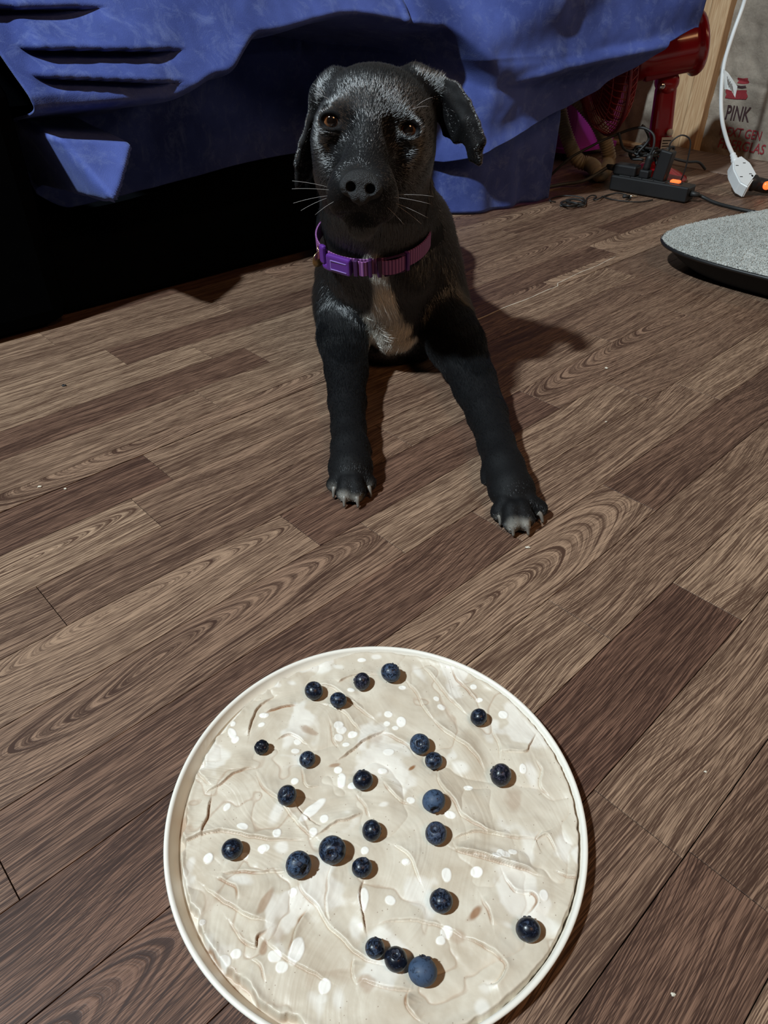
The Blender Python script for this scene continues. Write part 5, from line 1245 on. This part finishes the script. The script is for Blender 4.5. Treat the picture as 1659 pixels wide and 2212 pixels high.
# aux lead on the floor
ax = [(1200, 436), (1188, 434), (1192, 428), (1215, 423), (1245, 424), (1262, 430), (1255, 438), (1225, 440), (1210, 444), (1235, 446), (1262, 443), (1266, 434), (1268, 428), (1278, 422), (1288, 424), (1282, 431), (1292, 430), (1305, 424), (1318, 420), (1335, 417), (1352, 421), (1362, 428), (1352, 431)]
auxl = empty('audio_lead', G(1250, 435), 'thin black audio lead with a silver jack, curled up on the floor before the strip', 'cable')
tube('lead', [p for p in catmull([G(x, y, .003 + .003 * (i % 3 == 1)) for i, (x, y) in enumerate(ax)], 6)], .0017, M_RUB, auxl, 6)
ax2 = [(1262, 443), (1240, 438), (1222, 434), (1240, 430), (1262, 436), (1230, 445), (1212, 438), (1232, 432)]
tube('coil', catmull([G(x, y, .006 + .003 * (i % 2)) for i, (x, y) in enumerate(ax2)], 6), .0026, M_RUB, auxl, 6)
tube('lead', catmull([G(x, y, .0028) for x, y in ((1300, 424), (1320, 430), (1345, 434), (1380, 436), (1410, 432))], 6), .0014, M_RUB, auxl, 6)
ja, jb = G(1360, 424, .0045), G(1384, 423.5, .0045); jd = (jb - ja) / np.linalg.norm(jb - ja)
lathe('jack_grip', [(0, -.018), (.0030, -.018), (.0036, 0), (0, 0)], ja, jd, M_RUB, auxl, 12)
lathe('jack', [(.0022, 0), (.0022, .014), (.0016, .015), (.0022, .017), (.0010, .021), (0, .021)], ja, jd, plain('nickel', (.75, .70, .58), .25, metal=1.), auxl, 14)
# ------------------------------------------------------------------ white extension cord
wx = empty('extension_cord', G(1612, 392), 'white extension cord hanging down before the insulation, ending in a white outlet block', 'cord')
cw = [PY(1628, -120, 2.10), PY(1618, -40, 2.10), PY(1606, 10, 2.10), PY(1583, 75, 2.09), PY(1564, 140, 2.08), PY(1558, 205, 2.06), PY(1560, 260, 2.04), PY(1571, 305, 2.03), PY(1583, 334, 2.02)]
tube('cable', catmull(cw, 10), .0050, M_WHITE, wx, 12)
n0, n1 = PY(1583, 334, 2.02), PY(1589, 352, 2.005); lathe('neck', [(.006, -.003), (.0075, .0), (.0068, .005), (.0085, .007), (.0078, .012), (.0095, .014), (.010, np.linalg.norm(n1 - n0)), (0, np.linalg.norm(n1 - n0))], n0, n1 - n0, M_WHITE, wx, 18)
hexp = [(1581, 348), (1600, 334), (1622, 351), (1637, 378), (1616, 408), (1597, 397), (1582, 366)]
A = []
ys = 2.0
for x, y in hexp:
    p = PY(x, y, ys - .10 * (y - 340) / 70); A.append(np.array([p[0], p[1], max(p[2], .004)]))
nn = np.cross(A[2] - A[0], A[4] - A[0]); nn /= np.linalg.norm(nn); nn = nn if nn[1] < 0 else -nn
cen = sum(A) / len(A); bm = bmesh.new(); lo = [bm.verts.new(a - nn * .030) for a in A]; hi = [bm.verts.new(cen + (a - cen) * .93 + nn * .002) for a in A]
bm.faces.new(lo); bm.faces.new(hi[::-1])
for i in range(7): bm.faces.new((lo[i], hi[i], hi[(i + 1) % 7], lo[(i + 1) % 7]))
bmesh.ops.recalc_face_normals(bm, faces=list(bm.faces)); bmesh.ops.bevel(bm, geom=list(bm.edges), offset=.003, segments=3, affect='EDGES')
ob = bmobj('outlet_block', bm, M_WHITE, wx); mz = min(v.co.z for v in ob.data.vertices)
if mz < .001:
    for v in ob.data.vertices: v.co.z += .0015 - mz
for x, y in ((1590, 358), (1607, 352), (1600, 385), (1622, 378)):
    rbox('slot', cen + (PY(x, y, ys - .10 * (y - 340) / 70) - cen) * .9 + nn * .0022 + ZU * max(0, .0015 - mz), np.array([1., 0, 0]), nn, np.cross([1., 0, 0], nn), (.007, .001, .0022), 0, M_BLK, wx)
tg_ = [PY(1563, 149, 2.07), PY(1573, 157, 2.065), PY(1593, 187, 2.05), PY(1588, 211, 2.05), PY(1580, 196, 2.055), PY(1571, 193, 2.06), PY(1562, 192, 2.07)]
tm = mesh('tag', [a for a in tg_] + [a + np.array([0, .0006, 0]) for a in tg_], [tuple(range(7)), tuple(range(7, 14))[::-1]] + [(i, 7 + i, 7 + (i + 1) % 7, (i + 1) % 7) for i in range(7)], M_LABEL, wx, smooth=False)
for k in range(4): tube('tag_print', [PY(1571 + k * 3.2, 165 + k * 5, 2.055 - k * .002), PY(1573 + k * 3.4, 184 + k * 5, 2.054 - k * .002)], .0006, M_BLK, wx, 4)
bp_ = empty('plug', G(1632, 400), 'black plug with an orange light pushed into the white outlet block', 'plug')
k0, k1 = G(1614, 392, .034), G(1662, 404, .020); kd = (k1 - k0); kl = np.linalg.norm(kd); kd /= kl
lathe('plug_body', [(0, -.006), (.016, -.006), (.019, 0), (.020, .018), (.016, .026), (.0165, .030), (.017, kl - .01), (.015, kl), (0, kl)], k0, kd, M_BLK, bp_, 28)
lathe('light', [(0, 0), (.010, 0), (.010, .004), (.006, .007), (0, .007)], PY(1656, 401, k1[1] - .018), (-.2, -1, .3), M_GLOW, bp_, 18)
tube('cable', catmull([k1, k1 + kd * .03, k1 + kd * .08 - ZU * .012, k1 + kd * .16 - ZU * .014], 8), .0045, M_RUB, bp_, 8)
# ------------------------------------------------------------------ pillow
pill = empty('pillow', (1.0, 1.36, 0), 'white plush floor pillow with a black underside', 'pillow')
pc = np.array([.955, 1.320]); pa, pb = np.array([.88, .47]), np.array([.72, -.69]); pa = pa / np.hypot(*pa); pb = pb / np.hypot(*pb); HA_, HB_ = .33, .33
def pil_xy(r, t):
    c, s = math.cos(t), math.sin(t); e = .62
    a = HA_ * np.sign(c) * abs(c) ** e * r; b = HB_ * np.sign(s) * abs(s) ** e * r; return pc + pa * a + pb * b
def pillow_part(name, top, mat, n=150, m_=44):
    V = []; Fc = []
    for i in range(m_):
        r = (i / (m_ - 1)) ** .8
        for k in range(n):
            t = 2 * math.pi * k / n; x, y = pil_xy(r, t)
            edge = 1 - r ** 5
            if top: z = .047 + .030 * edge ** .8 * (1 - .25 * r) + (.012 * float(fbm(x * 14, y * 14, 3)) + .003 * float(fbm(x * 60, y * 60, 2))) * edge
            else:
                rr = r; x, y = pc + (np.array([x, y]) - pc) * (.90 if r > .999 and 0 else 1); z = .047 * max(0., (r - .84) / .16) ** 1.3 + .0012; 
            V.append((x, y, z))
    for i in range(m_ - 1):
        for k in range(n): Fc.append((i * n + k, i * n + (k + 1) % n, (i + 1) * n + (k + 1) % n, (i + 1) * n + k))
    if not top: Fc = [f[::-1] for f in Fc]
    return mesh(name, V, Fc, mat, pill)
M_PLUSH = plain('white_plush', (.50, .51, .48), .95, spec=.1, noise=.12, nscale=60, bump=1., bscale=350, sheen=.3)
pt = pillow_part('plush_top', True, M_PLUSH); pb_ = pillow_part('black_underside', False, plain('black_fabric', (.008, .009, .010), .9, noise=.3)); pb_['label'] = 'black underside'
tube('piping', [np.array([*pil_xy(1.0, t), .0465]) for t in np.linspace(0, 2 * math.pi, 160)], .0035, M_BLK, pill, 6)
# short pile on the top
def pile():
    n = 110000; me = pt.data; Vv = np.array([v.co for v in me.vertices]); i = rng.integers(0, 43, n); i = np.clip((np.sqrt(rng.random(n)) * 43), 0, 42.999); 
    r = rng.random(n); t = rng.random(n) * 150; rr = (i / 43); ii = i.astype(int); f = i - ii; k = t.astype(int); g = t - k
    idx = lambda a, b: Vv[a * 150 + b % 150]
    P = (idx(ii, k) * (1 - f[:, None]) + idx(ii + 1, k) * f[:, None]) * (1 - g[:, None]) + (idx(ii, k + 1) * (1 - f[:, None]) + idx(ii + 1, k + 1) * f[:, None]) * g[:, None]
    d = rng.normal(0, .55, (n, 3)); d[:, 2] = 1.; d /= np.linalg.norm(d, axis=1)[:, None]; ln = rng.uniform(.0022, .0042, n)[:, None]
    pts = np.stack([P - [0, 0, .001], P + d * ln * .6, P + d * ln + rng.normal(0, .0008, (n, 3))], 1).astype(np.float32)
    h = bpy.data.hair_curves.new('plush_pile'); h.add_curves([3] * n); h.points.foreach_set('position', pts.ravel())
    ra = h.attributes.get('radius') or h.attributes.new('radius', 'FLOAT', 'POINT'); ra.data.foreach_set('value', np.tile(np.array([.0005, .00045, .0003], np.float32), n))
    h.materials.append(M_PLUSH); o = bpy.data.objects.new('plush_pile', h); link(o, pill); o.matrix_parent_inverse = Matrix.Translation(pill.location).inverted(); o['kind'] = 'stuff'
pile()
# ------------------------------------------------------------------ crumbs and fluff
def lump(name, c, s, mat, seed, label, cat):
    bm = bmesh.new(); bmesh.ops.create_icosphere(bm, subdivisions=3, radius=1.)
    for v in bm.verts:
        k = 1 + .7 * float(fbm(np.array(v.co.x * 1.7 + seed), np.array(v.co.y * 1.7 + v.co.z * 1.3), 3)); v.co = Vector((c[0] + v.co.x * s[0] * k, c[1] + v.co.y * s[1] * k, c[2] + max(v.co.z * k, -.8) * s[2]))
    o = bmobj(name, bm, mat, None, True); tag(o, label, cat); return o
M_FLUFF = plain('cotton', (.55, .54, .50), .95, noise=.15, nscale=300, bump=1., bscale=500); M_CRUMB = plain('pale_crumb', (.60, .55, .45), .8, noise=.2)
lump('fluff', G(1116, 409, .010), (.015, .010, .010), M_FLUFF, 3, 'tuft of white fluff on the floor where the blue cover ends', 'fluff')
for i, (x, y, sx, mat, lab) in enumerate([(1141, 1182, .0024, M_CRUMB, 'white crumb on the floor just below the front paw farther right'), (86, 1051, .0022, M_CRUMB, 'white crumb on the floor at the left edge, by the dark seam'), (141, 1056, .0016, M_CRUMB, 'small pale crumb lying on the dark seam at the left'),
        (138, 832, .0030, M_BLK, 'black crumb on the floor at the left, near the couch shadow'), (1310, 795, .0022, M_CRUMB, 'pale crumb on the floor, the one nearest the pillow'), (1309, 1911 - 1000, .0013, M_CRUMB, 'tiny white crumb on the floor midway between the front paws and the pillow'),
        (1524, 1667, .0010, M_CRUMB, 'tiny pale crumb on the floor right of the tray'), (1454, 2148, .0013, M_CRUMB, 'pale crumb on the floor at the lower right corner')]):
    lump('crumb', G(x, y, sx * .45), (sx, sx * .7, sx * .45), mat, i * 3.1, lab, 'crumb')
